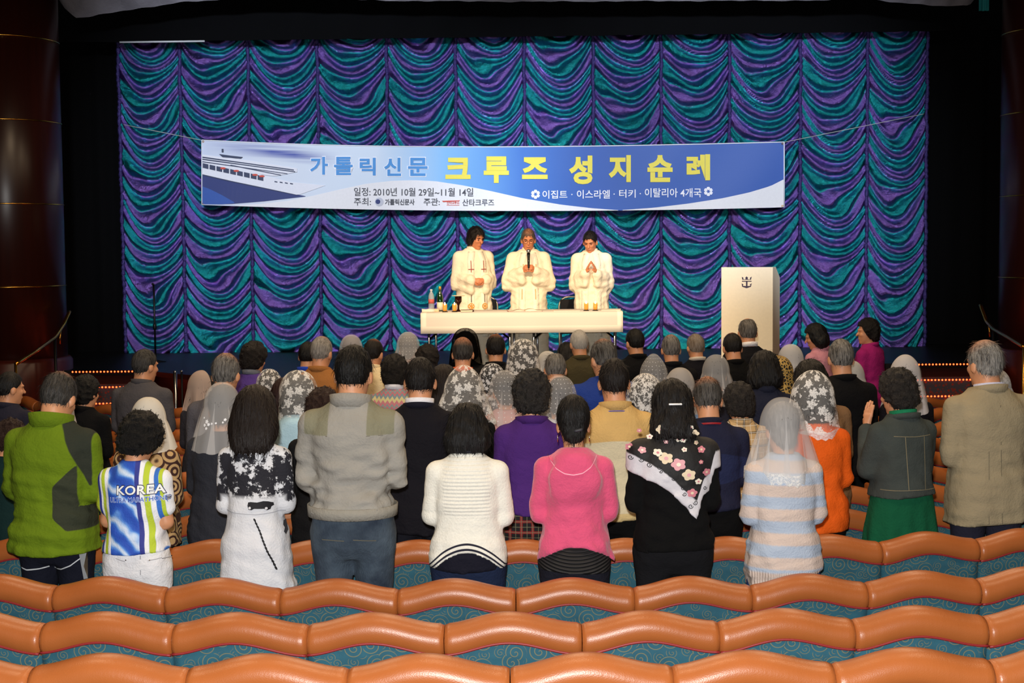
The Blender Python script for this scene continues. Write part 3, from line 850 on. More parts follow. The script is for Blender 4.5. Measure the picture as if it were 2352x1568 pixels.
# ---- things on the table
M_GREENGLASS = plain((14, 46, 14), 0.08, name='green_glass', Coat_Weight=1.0)
M_WHITE = cloth((236, 228, 212), 0.85)
def glassy(rgb, a=0.35):
    t = NT('clear_plastic'); p = t.bsdf(lin(rgb), 0.08); tr = t.n('BsdfTransparent').outputs[0]
    return t.done(t.n('MixShader', {0: a, 1: tr, 2: p}).outputs[0])
p = on_table(991, 16.66)
b = empty('water_bottle', p, label='clear plastic water bottle with a red label on the altar table', cat='bottle')
geo('body', lathe([(.030, 0), (.034, .01), (.034, .17), (.026, .20), (.013, .225), (.013, .235)], 18), glassy((200, 210, 220), .45), b)
geo('label', lathe([(.0348, .09), (.0348, .14)], 18), plain((206, 96, 92), .5), b)
geo('cap', lathe([(.015, .235), (.015, .252), (.012, .254)], 14), plain((220, 226, 236), .4), b)
p = on_table(1011, 16.62)
b = empty('wine_bottle', p, label='green wine bottle with a gold neck beside the candles', cat='bottle')
geo('body', lathe([(.034, 0), (.037, .008), (.037, .15), (.030, .19), (.0145, .225), (.0135, .255)], 20), M_GREENGLASS, b)
geo('label', lathe([(.0376, .015), (.0376, .105)], 20), plain((226, 220, 196), .6), b)
geo('foil', lathe([(.0155, .252), (.0155, .285), (.013, .288)], 14), plain((216, 170, 70), .35, .6), b)
p = on_table(1053, 16.5)
b = empty('chalice', p, label='dark chalice covered with a pale flat plate', cat='chalice')
geo('cup', lathe([(.045, 0), (.044, .006), (.018, .016), (.011, .03), (.010, .07), (.02, .09), (.038, .115), (.040, .165), (.039, .175)], 24), plain((48, 12, 8), .12, .3, name='dark_lacquer'), b)
geo('paten', lathe([(.03, .176), (.075, .182), (.076, .186), (.03, .187)], 28), plain((236, 222, 190), .4), b)
M_CANDLEGLASS = glassy((250, 190, 90), .45); M_WAX = None
t = NT('candle_wax'); o, x, y, z = t.obj()
M_WAX = t.done(t.n('MixShader', {0: .5, 1: t.bsdf(lin((244, 204, 96)), .6, Subsurface_Weight=.6, Subsurface_Scale=.03), 2: t.n('BsdfTranslucent', {0: lin((255, 196, 84))}).outputs[0]}).outputs[0])
M_FLAME = glow((255, 236, 180), 14, 'flame')
for i, (px, Y) in enumerate(((1022, 16.42), (1044, 16.42), (1346.5, 16.42), (1367.5, 16.42))):
    p = on_table(px, Y)
    b = empty('candle', p, label='lit yellow candle in a glass ' + ('near the wine bottle' if i < 2 else 'in front of the man with joined palms'), cat='candle', group='candles ' + ('near the wine bottle' if i < 2 else 'in front of the man with joined palms'))
    geo('holder', lathe([(.034, 0), (.034, .006), (.022, .010)], 18), M_BLKMET, b)
    geo('wax', lathe([(.019, .010), (.0225, .03), (.0225, .078), (.004, .079)], 18), M_WAX, b)
    geo('glass', lathe([(.021, .009), (.0255, .03), (.026, .092)], 18), M_CANDLEGLASS, b)
    geo('flame', lathe([(.002, .079), (.008, .088), (.007, .098), (.001, .112)], 10), M_FLAME, b)
p = on_table(984, 16.34)
tag(geo('napkin_roll', tube([(-.075, 0, .022), (-.03, .01, .02), (.0, 0, .022), (.07, .0, .021)], [.021, .017, .021, .02], 12), M_WHITE, loc=p), 'white rolled cloth at the end of the altar table', 'napkin')
p = on_table(996, 16.60)
tag(geo('tray', box((0, .0, .018), (.14, .09, .036), .008), plain((226, 196, 160), .6), loc=p + Vector((0, -.13, 0))), 'small pale box between the rolled cloth and bottles', 'box')
p = on_table(1073, 16.42)
b = empty('book', p, .12, label='closed pale book with a dark cover by the chalice', cat='book')
geo('pages', box((-.01, 0, .012), (.13, .09, .018), .002), plain((236, 222, 190), .8), b, smooth=False)
geo('cover', join(box((0, 0, .0018), (.145, .10, .0035)), box((0, 0, .0232), (.145, .10, .0035)), box((.071, 0, .0125), (.004, .10, .022))), plain((92, 60, 52), .6), b, smooth=False)
p = on_table(1205, 16.5)
b = empty('missal', p, .06, label='open missal lying in front of the man with the microphone', cat='book')
for sgn in (-1, 1):
    V = []
    for i in range(9):
        u = i / 8
        for yy in (-.12, .12):
            V.append((sgn * .19 * u, yy, .006 + .022 * math.sin(PI * min(1, u * 1.3)) * (1 - .35 * u)))
    n0 = len(V); V += [(q[0], q[1], 0.001) for q in V[:]]
    fs = [tuple(int(a) for a in q) for q in grid_faces(9, 2, sgn < 0)] + [(0, 1, n0 + 1, n0)] + [(2 * i, n0 + 2 * i, n0 + 2 * i + 2, 2 * i + 2) for i in range(8)] + [(16, n0 + 16, n0 + 17, 17)] + [(2 * i + 1, 2 * i + 3, n0 + 2 * i + 3, n0 + 2 * i + 1) for i in range(8)]
    geo('page', (V, fs), plain((242, 226, 206), .8), b)
geo('cover', box((0, 0, .001), (.40, .25, .002)), plain((150, 60, 50), .6), b, smooth=False)
for px, Y, w, d, rz_, lab in ((1300, 16.42, .30, .2, .05, 'sheet of paper between the missal and the candles'), (1404, 16.6, .22, .28, -.1, 'stack of pale papers at the end of the altar table beside the candles')):
    tag(geo('paper_sheet', box((0, 0, .004), (w, d, .008)), plain((232, 214, 200), .8), loc=on_table(px, Y), rot=(0, 0, rz_), smooth=False), lab, 'paper')

# folding chairs behind the table
def folding_chair(px, Y, lab):
    x = at(px, 700, Y).x
    c = empty('folding_chair', (x, Y, STAGE_Z), label=lab, cat='chair')
    w = .20
    fr = [(-w, .05, .0), (-w, .13, .45), (-w, .2, .74)] + [(-w + .12 - .12 * math.cos(a), .22, .74 + .12 * math.sin(a)) for a in np.linspace(.3, PI / 2, 5)] + [(w - .12 + .12 * math.cos(a), .22, .74 + .12 * math.sin(a)) for a in np.linspace(PI / 2, .3, 5)] + [(w, .2, .74), (w, .13, .45), (w, .05, 0)]
    geo('back_frame', tube(fr, .011, 8), plain((190, 180, 160), .3, .7), c)
    geo('backrest', box((0, .205, .72), (.37, .02, .22), .008), plain((22, 22, 24), .8), c)
    geo('seat', box((0, -.04, .44), (.38, .38, .04), .012), plain((22, 22, 24), .8), c)
    for s in (-1, 1): geo('leg', tube([(s * w * .9, -.2, .0), (s * w * .9, .12, .46)], .011, 8), plain((190, 180, 160), .3, .7), c)
folding_chair(1322, 17.9, 'folding chair with a dark back beside the man with joined palms')
folding_chair(1106, 18.1, 'folding chair with a dark back behind the man with clasped hands')

# ================================================================== lectern
LY = 16.30
lx0 = at(1668, 700, LY); lx1 = at(1782, 700, LY + .1)
LR = math.radians(-19.5)
LH = at(1725, 613.5, LY).z - STAGE_Z; LW = 0.585; LDP = 0.50
lec = empty('lectern', ((lx0.x + lx1.x) / 2 + .03, LY + .25, STAGE_Z), LR, label='cream lectern with a dark crowned anchor emblem on its front', cat='lectern')
M_LEC = plain((240, 228, 200), .7, name='cream_laminate')
side = [(-LDP / 2, 0), (LDP / 2, 0), (LDP / 2, LH - .13), (LDP / 2 - .30, LH), (-LDP / 2, LH)]
for sgn in (-1, 1):
    v, f = prism([(q[0], q[1]) for q in side], 0, .02)
    geo('side_panel', ([(sgn * (LW / 2 - .01) + (w[1] - .01), w[0], w[2]) for w in v], f), M_LEC, lec, smooth=False)
geo('front_panel', box((0, -LDP / 2 + .008, LH / 2), (LW - .03, .02, LH), .003), M_LEC, lec, smooth=False)
geo('top', box((0, -LDP / 2 + .10, LH - .012), (LW - .04, .2, .02), .003), M_LEC, lec, smooth=False)
v, f = box((0, 0, 0), (LW - .04, .32, .02), .003)
geo('reading_shelf', ([(a, b * math.cos(.41) + .10, c + LH - .08 - b * math.sin(.41)) for a, b, c in v], f), M_LEC, lec, smooth=False)
geo('shelf', box((0, .02, LH * .5), (LW - .04, .42, .02), .003), M_LEC, lec, smooth=False)
geo('base', box((0, 0, .03), (LW - .042, LDP - .02, .06), .003), M_LEC, lec, smooth=False)
M_EMB = plain((58, 44, 70), .6, name='emblem_ink')
lz = lambda pts: [((a - 1085) / 13.07 / 200 * 1.03, LH - (b - 165) / 13.07 / 200) for a, b in pts]
def emb(name, poly):
    pts = lz(poly)
    v, f = prism(pts, -LDP / 2 - .0035, -LDP / 2 - .0015)
    geo(name, (v, f), M_EMB, lec, smooth=False)
emb('emblem_crown', [(935, 445), (952, 535), (1205, 535), (1222, 440), (1165, 485), (1180, 500), (1172, 520), (1130, 525), (1105, 505), (1118, 475), (1075, 435), (1035, 475), (1050, 505), (1020, 525), (985, 517), (978, 500), (990, 482)])
emb('emblem_bar', [(940, 566), (940, 592), (1218, 592), (1218, 566)])
emb('emblem_anchor', [(1058, 592), (1058, 722), (970, 715), (968, 698), (990, 680), (932, 642), (945, 740), (1075, 787), (1205, 740), (1222, 638), (1165, 680), (1188, 696), (1184, 715), (1102, 722), (1102, 592)])

# microphone stand at the side of the stage
ms = at(357, 812, 19.2); ms.z = STAGE_Z
m_ = empty('microphone_stand', ms, label='black microphone stand before the swagged curtain near the steps', cat='microphone stand')
mh = at(357, 655, 19.2).z - STAGE_Z
geo('base', lathe([(.14, 0), (.14, .012), (.03, .03), (.016, .05)], 24), M_BLKMET, m_)
geo('pole', tube([(0, 0, .04), (0, 0, mh)], .013, 8), M_BLKMET, m_)
geo('clutch', lathe([(.02, mh * .42), (.024, mh * .44), (.024, mh * .48), (.018, mh * .5)], 12), M_BLKMET, m_)
geo('clip', tube([(0, 0, mh), (.0, -.06, mh + .02)], .016, 8), M_BLKMET, m_)
# steel posts by the stage front
for i, (px, yt, lab) in enumerate(((402, 854, 'steel barrier post close to the veiled woman by the stage front'), (417, 853, 'dark slim post with a bright cap by the stage front'))):
    q = at(px, yt, 16.9)
    b = empty('barrier_post', (q.x, q.y, 0), label=lab, cat='post')
    geo('pole', tube([(0, 0, 0.0), (0, 0, q.z)], .022 if i == 0 else .012, 10), M_STEEL if i == 0 else M_BLKMET, b)
    geo('cap', ball((0, 0, q.z), .02, 8, 6), M_STEEL, b)
    geo('base', lathe([(.035, 0), (.035, .012), (.024, .02)], 20), M_BLKMET, b)
# ================================================================== people
def rotm(bow=0, turn=0, tilt=0):
    return np.array((Matrix.Rotation(-math.radians(turn), 3, 'Z') @ Matrix.Rotation(math.radians(tilt), 3, 'Y') @ Matrix.Rotation(-math.radians(bow), 3, 'X')))
PROF = {
 'M': [(.78, .155, .110, -.005), (.92, .165, .122, -.008), (1.05, .150, .112, 0), (1.20, .158, .118, 0), (1.30, .156, .110, -.008), (1.355, .128, .092, -.012), (1.40, .088, .070, -.012), (1.44, .060, .058, -.008), (1.52, .050, .054, 0)],
 'F': [(.78, .165, .115, -.005), (.92, .168, .125, -.010), (1.06, .138, .106, 0), (1.20, .145, .115, .004), (1.30, .140, .100, -.008), (1.355, .112, .084, -.012), (1.40, .076, .062, -.012), (1.44, .052, .052, -.008), (1.52, .045, .049, 0)]}
SW = {'M': .163, 'F': .144}
def arm_pts(sex, w, pose):
    """shoulder, elbow, wrist, hand direction, palm normal (for the +x side), finger curl"""
    s = SW[sex] * w
    if pose == 'pray':  return (s, -.01, 1.332), (s + .022, -.005, 1.10), (.062, .205, 1.165), (-.28, .25, .93), (-1, 0, 0), 6
    if pose == 'high':  return (s, -.01, 1.332), (s + .035, .05, 1.12), (.060, .200, 1.300), (-.25, .15, .95), (-1, 0, 0), 6
    if pose == 'clasp': return (s, -.01, 1.332), (s + .028, -.02, 1.09), (.085, .19, 1.08), (-.85, .30, -.15), (0.1, -.9, -.2), 42
    if pose == 'mic':   return (s, -.01, 1.332), (s + .055, .03, 1.09), (.075, .205, 1.19), (-.45, .62, .50), (-.9, -.2, .0), 62
    if pose == 'down':  return (s, -.01, 1.332), (s + .035, -.025, 1.09), (s + .030, .05, .86), (-.1, .2, -.97), (-1, 0, 0), 18
    if pose == 'chest': return (s, -.01, 1.332), (s + .018, .0, 1.10), (.07, .19, 1.09), (-.75, .45, .25), (0, -.9, .1), 30
def hand(vx, wr, d, nrm, sd, curl):
    """palm, four jointed fingers of unequal length, thumb from the side of the palm"""
    d = Vector(d).normalized(); nrm = Vector(nrm); nrm = (nrm - d * nrm.dot(d)).normalized()
    sidev = d.cross(nrm) * (-sd)      # towards the thumb
    wr = Vector(wr)
    for q in (-.022, -.008, .008, .022):
        vx.cone(wr + d * .012, wr + d * .082 + sidev * q, .017, .0125, .012)
    for q, L in ((.029, .070), (.010, .080), (-.010, .074), (-.028, .056)):
        b = wr + d * .080 + sidev * q; cur = 0; seg = L / 3
        for j in range(3):
            cur += math.radians(curl)
            dd = d * math.cos(cur) + nrm * math.sin(cur)
            e = b + dd * seg * 1.15
            vx.cone(b, e, .0095 - .0006 * j, .0090 - .0006 * j, .003); b = e
    b = wr + d * .030 + sidev * .022
    e1 = b + (d * .75 + sidev * .55 + nrm * .35).normalized() * .036
    e2 = e1 + (d * .85 + sidev * .1 + nrm * .5).normalized() * .030
    vx.cone(b, e1, .0125, .0105, .008); vx.cone(e1, e2, .0105, .0088, .003)
def body_mesh(sex, w, pose, hc, R, fine=False, arm=None):
    st = .0075 if fine else .0115
    vx = Vox(axis((-.40, -.115, .022), (-.115, .115, st), (.115, .40, .022)), axis((-.20, -.13, .02), (-.13, .40 if fine else .34, st * 1.1)), axis((-.02, 1.0, .03), (1.0, 1.78, st)))
    vx.loft([(z, (a * w - .006) * (.8 if z < .8 else 1), (b * (.5 + .5 * w) - .008) * (.62 if z < .8 else 1), c) for z, a, b, c in PROF[sex]], .02)
    for s in (-1, 1):
        hx = .088 * w
        vx.cone((s * hx, 0, .86), (s * hx, .012, .48), .083 * w, .056, .04)
        vx.cone((s * hx, .012, .48), (s * hx, -.02, .10), .056, .040, .02)
        vx.cone((s * hx, -.05, .045), (s * (hx + .02), .14, .035), .042, .034, .02)
        sh, el, wr, d, nr, cu = arm or arm_pts(sex, w, pose)
        m = lambda q: (s * q[0], q[1], q[2])
        vx.cone(m(sh), m(el), .050, .040, .03); vx.cone(m(el), m(wr), .041, .027, .015)
        hand(vx, m(wr), m(d), m(nr), s, cu)
    vx.cone((0, -.012, 1.42), tuple(hc + R @ np.array((0, -.02, -.06))), .056 if sex == 'M' else .050, .052 if sex == 'M' else .046, .02)
    E = lambda c, r, k=.02: vx.ell(tuple(hc + R @ np.array(c)), r, k, R)
    E((0, -.012, .025), (.074, .094, .105)); E((0, .022, -.045), (.058, .070, .078), .03); E((0, .070, -.098), (.024, .020, .018), .02)
    a = hc + R @ np.array((0, .088, .018)); b = hc + R @ np.array((0, .112, -.022))
    vx.cone(a, b, .007, .0125, .012)
    E((0, .075, .032), (.052, .022, .012), .012)                      # brow
    E((0, .088, -.060), (.024, .012, .010), .008)                     # lips
    for s in (-1, 1):
        E((s * .034, .070, -.018), (.020, .020, .016), .02)           # cheek
        E((s * .079, -.004, -.012), (.012, .022, .034), .006)         # ear
    return vx.mesh()
def top_mesh(sex, w, pose, sp, res, seed):
    t = sp.get('t', .018); hem = sp.get('hem', .84); fold = sp.get('fold', 1.0); hw = sp.get('hw', None)
    zmin = min(hem - .03, .80)
    prof = [(z, a * w + t, b * (.5 + .5 * w) + t, c) for z, a, b, c in PROF[sex] if z <= 1.47 and z >= .93]
    base = (0, PROF[sex][1][1] * w + t)
    hwv = (hw if hw else base[1] * 1.02)
    prof = [p for p in prof if p[0] > hem + .03]
    hdv = sp.get('hd') or max(hwv * .74, .140 + t)
    if hem < .88: prof += [(.90, max(base[1], .178 * w + t * .6), .136 + t, -.010)]
    prof += [(hem - .01, hwv, hdv, -.008)]
    prof = [(z, a, (max(b, .118 + t) if z < 1.1 else b), c) for z, a, b, c in prof]
    if sp.get('waist'): prof = [(z, a * (sp['waist'] if abs(z - 1.06) < .03 else 1), b, c) for z, a, b, c in prof]
    sh, el, wr, d, nr, cu = sp.get('arm') or arm_pts(sex, w, pose)
    xm = max(el[0] + .12 + sp.get('ws', 0), hwv + .04)
    vx = Vox(axis((-xm, xm, res)), axis((-.24, .34 + sp.get('ws', 0), res)), axis((zmin - .02, 1.52, res)))
    vx.loft(prof, .03, sp.get('e', 2.4))
    sl = sp.get('sleeve', 'long'); ra = sp.get('ra', .050) + t * .6
    for s in (-1, 1):
        m = lambda q: (s * q[0], q[1], q[2])
        vx.cone((s * sh[0] * .42, -.012, sh[2] + .050), m((sh[0], sh[1], sh[2] - .002)), .030 + t * .5, ra * .92, .035)
        if sl == 'short':
            e2 = tuple(sh[i] + (el[i] - sh[i]) * .62 for i in range(3)); vx.cone(m(sh), m(e2), ra, ra * 1.05, .028)
        elif sl != 'none':
            vx.cone(m(sh), m((el[0] + sp.get('eo', 0), el[1], el[2])), ra, ra * .92, .014)
            w2 = tuple(el[i] + (wr[i] - el[i]) * (.94 if sl == 'long' else .3) for i in range(3))
            vx.cone(m((el[0] + sp.get('eo', 0), el[1], el[2])), m(w2), ra * .92, .032 + t * .7, .010)
            if sp.get('ws'):                                      # wide hanging sleeve
                q = sp['ws']; w3 = (w2[0], w2[1] - .02, w2[2] - q * .9); e3 = (el[0] + q * .15, el[1], el[2] - q * .6)
                vx.cone(m(w2), m(w3), .05, .035, .03); vx.cone(m(el), m(e3), .075, .055, .03); vx.cone(m(e3), m(w3), .055, .035, .05)
                mid = tuple((w2[i] + el[i]) / 2 for i in range(3)); m3 = (mid[0], mid[1], mid[2] - q * .55)
                vx.cone(m(mid), m(m3), .06, .05, .05)
    if sp.get('hood'):
        vx.ell((0, -.118, 1.285), (.135, .046, .125), .03); vx.ell((0, -.070, 1.395), (.105, .07, .045), .04)
    nl = sp.get('neck', 1.452)
    vx.cut(lambda X, Y, Z: Z - (nl - .35 * Y))
    if sp.get('cut'): vx.cut(sp['cut'])
    if fold:
        def fz(X, Y, Z):
            lo = np.clip((1.36 - Z) / .25, 0.15, 1)
            a = wob(X, Y, Z, seed, .16, (.6, .6, 1.5)) * .0095 + wob(X, Y, Z, seed + 9, .075, (.8, .8, 1.6)) * .0055
            b = wob(X, Y, Z, seed + 3, .13, (1.6, 1.2, .25)) * .006 * np.clip((1.15 - Z) / .3, 0, 1)
            return (a * lo + b) * fold
        vx.add(fz)
    if sp.get('hemfn'): vx.cut(sp['hemfn'])
    else: vx.cut(lambda X, Y, Z: hem + .008 * np.sin(9 * X + seed) - Z)
    return vx.mesh()
def bottom_mesh(sex, w, kind, res, seed, sp):
    z1 = sp.get('top', 1.0)
    if kind == 'skirt':
        hem = sp.get('hem', .42); hw = sp.get('hw', .22) * w
        vx = Vox(axis((-.34, .34, res)), axis((-.26, .26, res)), axis((hem - .03, z1 + .03, res)))
        vx.loft([(hem - .05, hw, hw * .8, 0), (.78, .185 * w + (hw - .2) * .4, .15, -.008), (.92, .178 * w, .140, -.008), (1.05, .155 * w, .125, 0)], 0)
        vx.add(lambda X, Y, Z: .010 * np.sin(np.arctan2(Y, X) * 11 + seed) * np.clip((.95 - Z) / .35, 0, 1))
        vx.cut(lambda X, Y, Z: np.maximum(Z - z1, hem - Z))
    else:
        vx = Vox(axis((-.26, .26, res)), axis((-.2, .2, res)), axis((.02, z1 + .03, res * 1.3)))
        vx.loft([(.74, .150 * w, .085, -.004), (.80, .172 * w, .118, -.008), (.92, .174 * w, .130, -.010), (1.05, .152 * w, .117, 0)], .02)
        for s in (-1, 1):
            hx = .090 * w
            vx.ell((s * .075 * w, -.052, .88), (.085 * w, .072, .095), .03)
            vx.cone((s * hx, 0, .84), (s * hx, .012, .48), .094 * w, .072, .028)
            vx.cone((s * hx, .012, .48), (s * hx, -.015, .09), .072, .062, .02)
        vx.add(lambda X, Y, Z: .004 * wob(X, Y, Z, seed, .09, (1, 1, 1.3)))
        vx.cut(lambda X, Y, Z: np.maximum(Z - z1, .05 - Z))
    return vx.mesh()

# ---- hair, built in the head's own frame
def hair_mesh(style, seed, res=.0085):
    big = style in ('perm', 'bigperm', 'curl', 'bob', 'long', 'wavy', 'mop')
    zlo = {'bob': -.22, 'wavy': -.24, 'long': -.28}.get(style, -.15)
    vx = Vox(axis((-.155, .155, res)), axis((-.20, .15, res)), axis((zlo, .20, res)))
    YL = [-.14, -.085, -.04, 0, .03, .06, .09, .14]
    ZL = [-.095, -.092, -.055, .004, .012, .055, .075, .085]
    if style in ('short', 'bald', 'thin', 'updo'):
        vx.ell((0, -.013, .026), (.082, .103, .110), 0)
        if style == 'updo':
            vx.ell((0, -.03, .06), (.082, .095, .10), .03); vx.ell((0, -.06, -.05), (.055, .05, .06), .03); ZL = [-.105, -.10, -.07, .0, .01, .05, .08, .09]
        if style == 'bald':
            vx.cut(lambda X, Y, Z: .05 - np.sqrt((X / 1.25) ** 2 + ((Y - .03) / 1.9) ** 2 + (Z - .135) ** 2))
    elif style in ('perm', 'bigperm', 'curl'):
        g = {'perm': 1.0, 'bigperm': 1.12, 'curl': .92}[style]
        vx.ell((0, -.018, .032), (.106 * g, .119 * g, .121 * g), 0); vx.ell((0, -.05, -.045), (.094 * g, .074 * g, .076), .03)
        ZL = [-.115 * g, -.112 * g, -.088, -.055, -.02, .045, .085, .095]
    elif style == 'mop':
        vx.ell((0, -.008, .032), (.095, .112, .117), 0); vx.ell((0, -.03, -.03), (.093, .085, .07), .03)
        ZL = [-.085, -.085, -.08, -.065, -.05, .02, .058, .06]
    elif style == 'bob':
        vx.ell((0, -.014, .030), (.104, .114, .119), 0); vx.ell((0, -.035, -.060), (.126, .094, .095), .05)
        ZL = [-.15, -.15, -.14, -.12, -.08, .0, .08, .09]
    elif style == 'wavy':
        vx.ell((0, -.014, .030), (.102, .113, .120), 0); vx.ell((0, -.04, -.07), (.110, .094, .10), .04); vx.ell((0, -.06, -.12), (.118, .078, .07), .04)
        ZL = [-.165, -.165, -.16, -.13, -.08, .0, .08, .09]
    elif style == 'long':
        vx.ell((0, -.014, .030), (.106, .115, .119), 0); vx.ell((0, -.04, -.075), (.130, .092, .125), .05); vx.ell((0, -.07, -.16), (.105, .060, .09), .05)
        ZL = [-.215, -.21, -.19, -.15, -.09, .0, .08, .09]
    if style in ('perm', 'bigperm', 'curl'):
        vx.add(lambda X, Y, Z: .013 * wob(X, Y, Z, seed, .048, n=7) + .010 * wob(X, Y, Z, seed + 1, .026, n=7))
    elif style in ('bob', 'wavy', 'mop'):
        vx.add(lambda X, Y, Z: .008 * wob(X, Y, Z, seed, .05, (1.4, 1.2, .7), n=6) + .003 * wob(X, Y, Z, seed + 1, .024, (1.5, 1.2, .6), n=6))
    elif style == 'long':
        vx.add(lambda X, Y, Z: .004 * wob(X, Y, Z, seed, .028, (2, 1, .12), n=6))
    else:
        vx.add(lambda X, Y, Z: .0022 * wob(X, Y, Z, seed, .03, n=6))
    jit = .022 if style == 'long' else .014 if big else .005
    vx.cut(lambda X, Y, Z: np.interp(np.broadcast_to(Y, vx.F.shape), YL, ZL) - Z + jit * np.sin(X * 150 + seed) * np.sin(Y * 110 + X * 60))
    vx.cut(lambda X, Y, Z: np.minimum(Y - .060, .070 - Z + .0 * X))       # bare face
    return vx.mesh()
def strands(v, q, style, n, seed):
    """short loose locks standing off the hair surface"""
    r = np.random.RandomState(seed)
    a, b, c, d = (v[q[:, k]] for k in range(4))
    N = np.cross(c - a, d - b); N /= np.linalg.norm(N, axis=1, keepdims=True) + 1e-9
    C = (a + b + c + d) / 4
    ok = np.nonzero(N[:, 2] > -.75)[0]
    if len(ok) == 0: return v, q
    pick = ok[r.randint(0, len(ok), n)]
    P = C[pick] + r.normal(size=(n, 3)) * .003; Nn = N[pick]
    curly = style in ('perm', 'bigperm', 'curl')
    down = np.array((0, -.15, -1.0)); T = down - Nn * (Nn @ down)[:, None]; T /= np.linalg.norm(T, axis=1, keepdims=True) + 1e-6
    whorl = Nn[:, 2] > .8
    rd = np.stack([P[:, 0], P[:, 1] + .03, -.02 * np.ones(n)], 1); rd /= np.linalg.norm(rd, axis=1, keepdims=True) + 1e-6
    T = np.where(whorl[:, None], rd, T)
    T = T + r.normal(size=(n, 3)) * (.9 if curly else .22); T /= np.linalg.norm(T, axis=1, keepdims=True)
    L = (r.uniform(.018, .034, n) if curly else r.uniform(.02, .04, n) * (1.5 if style in ('long', 'bob', 'wavy', 'mop') else .95))[:, None]
    lift = .55 if curly else (.16 if style in ('long', 'bob', 'wavy') else .28)
    S = np.cross(T, Nn); S /= np.linalg.norm(S, axis=1, keepdims=True) + 1e-6
    wd = r.uniform(.0012, .0026, n)[:, None] * (1.2 if curly else 1.0)
    V = []; 
    for k, f in enumerate((0, .4, .75, 1.0)):
        bend = (lift * f - (.75 if curly else .12) * f * f)
        p = P - Nn * .002 + T * L * f * (1 - (.35 * f if curly else 0)) + Nn * L * bend
        if curly: p = p + S * L * .45 * np.sin(f * 4.2 + r.uniform(0, 1, n))[:, None] * f
        w = wd * (1 - .75 * f)
        V += [p - S * w, p + S * w]
    V = np.stack(V, 1)                       # n, 8, 3
    base = len(v) + np.arange(n)[:, None] * 8
    F = np.concatenate([base + np.array([[2 * k, 2 * k + 1, 2 * k + 3, 2 * k + 2]]) for k in range(3)])
    return np.concatenate([v, V.reshape(-1, 3)]), np.concatenate([q, F])
def mat_hair(rgb, grey=0.0, curl=False, skin_top=None):
    key = ('hair', tuple(rgb), grey, curl, skin_top)
    if key in _mats: return _mats[key]
    t = NT('hair'); o, x, y, z = t.obj()
    if curl: n = t.noise(o, 95, 4, .7); sc = 1.0
    else:
        mp = t.n('Mapping', {'Vector': o, 'Scale': (130, 60, 9)}).outputs[0]; n = t.noise(mp, 1.0, 4, .65); sc = .8
    c = lin(rgb)
    col = t.mix(n, tuple(v * .55 for v in c[:3]) + (1,), tuple(min(1, v * 1.6 + .002) for v in c[:3]) + (1,))
    if grey: col = t.mix(t.math('MULTIPLY', t.step(n, .5, .16), grey), col, lin((176, 172, 166)))
    if skin_top:   # hair thins on the crown and lets the scalp show
        d = t.math('ADD', t.math('ADD', t.math('POWER', t.math('MULTIPLY', x, 1.0), 2.0), t.math('POWER', t.math('SUBTRACT', y, skin_top[0]), 2.0)), t.math('POWER', t.math('SUBTRACT', z, .15), 2.0))
        f = t.math('SUBTRACT', 1.0, t.step(t.math('SQRT', d), skin_top[1], .035))
        col = t.mix(t.math('MULTIPLY', f, t.step(n, .45, .3)), col, lin((196, 128, 88)))
    m = t.done(t.bsdf(col, .5, bump=n, bump_s=.9 * sc, bump_d=.012, Specular_IOR_Level=.3))
    _mats[key] = m
    return m
def mat_skin(rgb=(206, 146, 108)):
    key = ('skin', rgb)
    if key in _mats: return _mats[key]
    t = NT('skin'); o, x, y, z = t.obj()
    n = t.noise(o, 22, 3)
    c = lin(rgb)
    m = t.done(t.bsdf(t.mix(n, tuple(v * .88 for v in c[:3]) + (1,), tuple(min(1, v * 1.1) for v in c[:3]) + (1,)), .5, bump=t.noise(o, 240, 2), bump_s=.08, Subsurface_Weight=.08, Subsurface_Scale=.02))
    _mats[key] = m
    return m
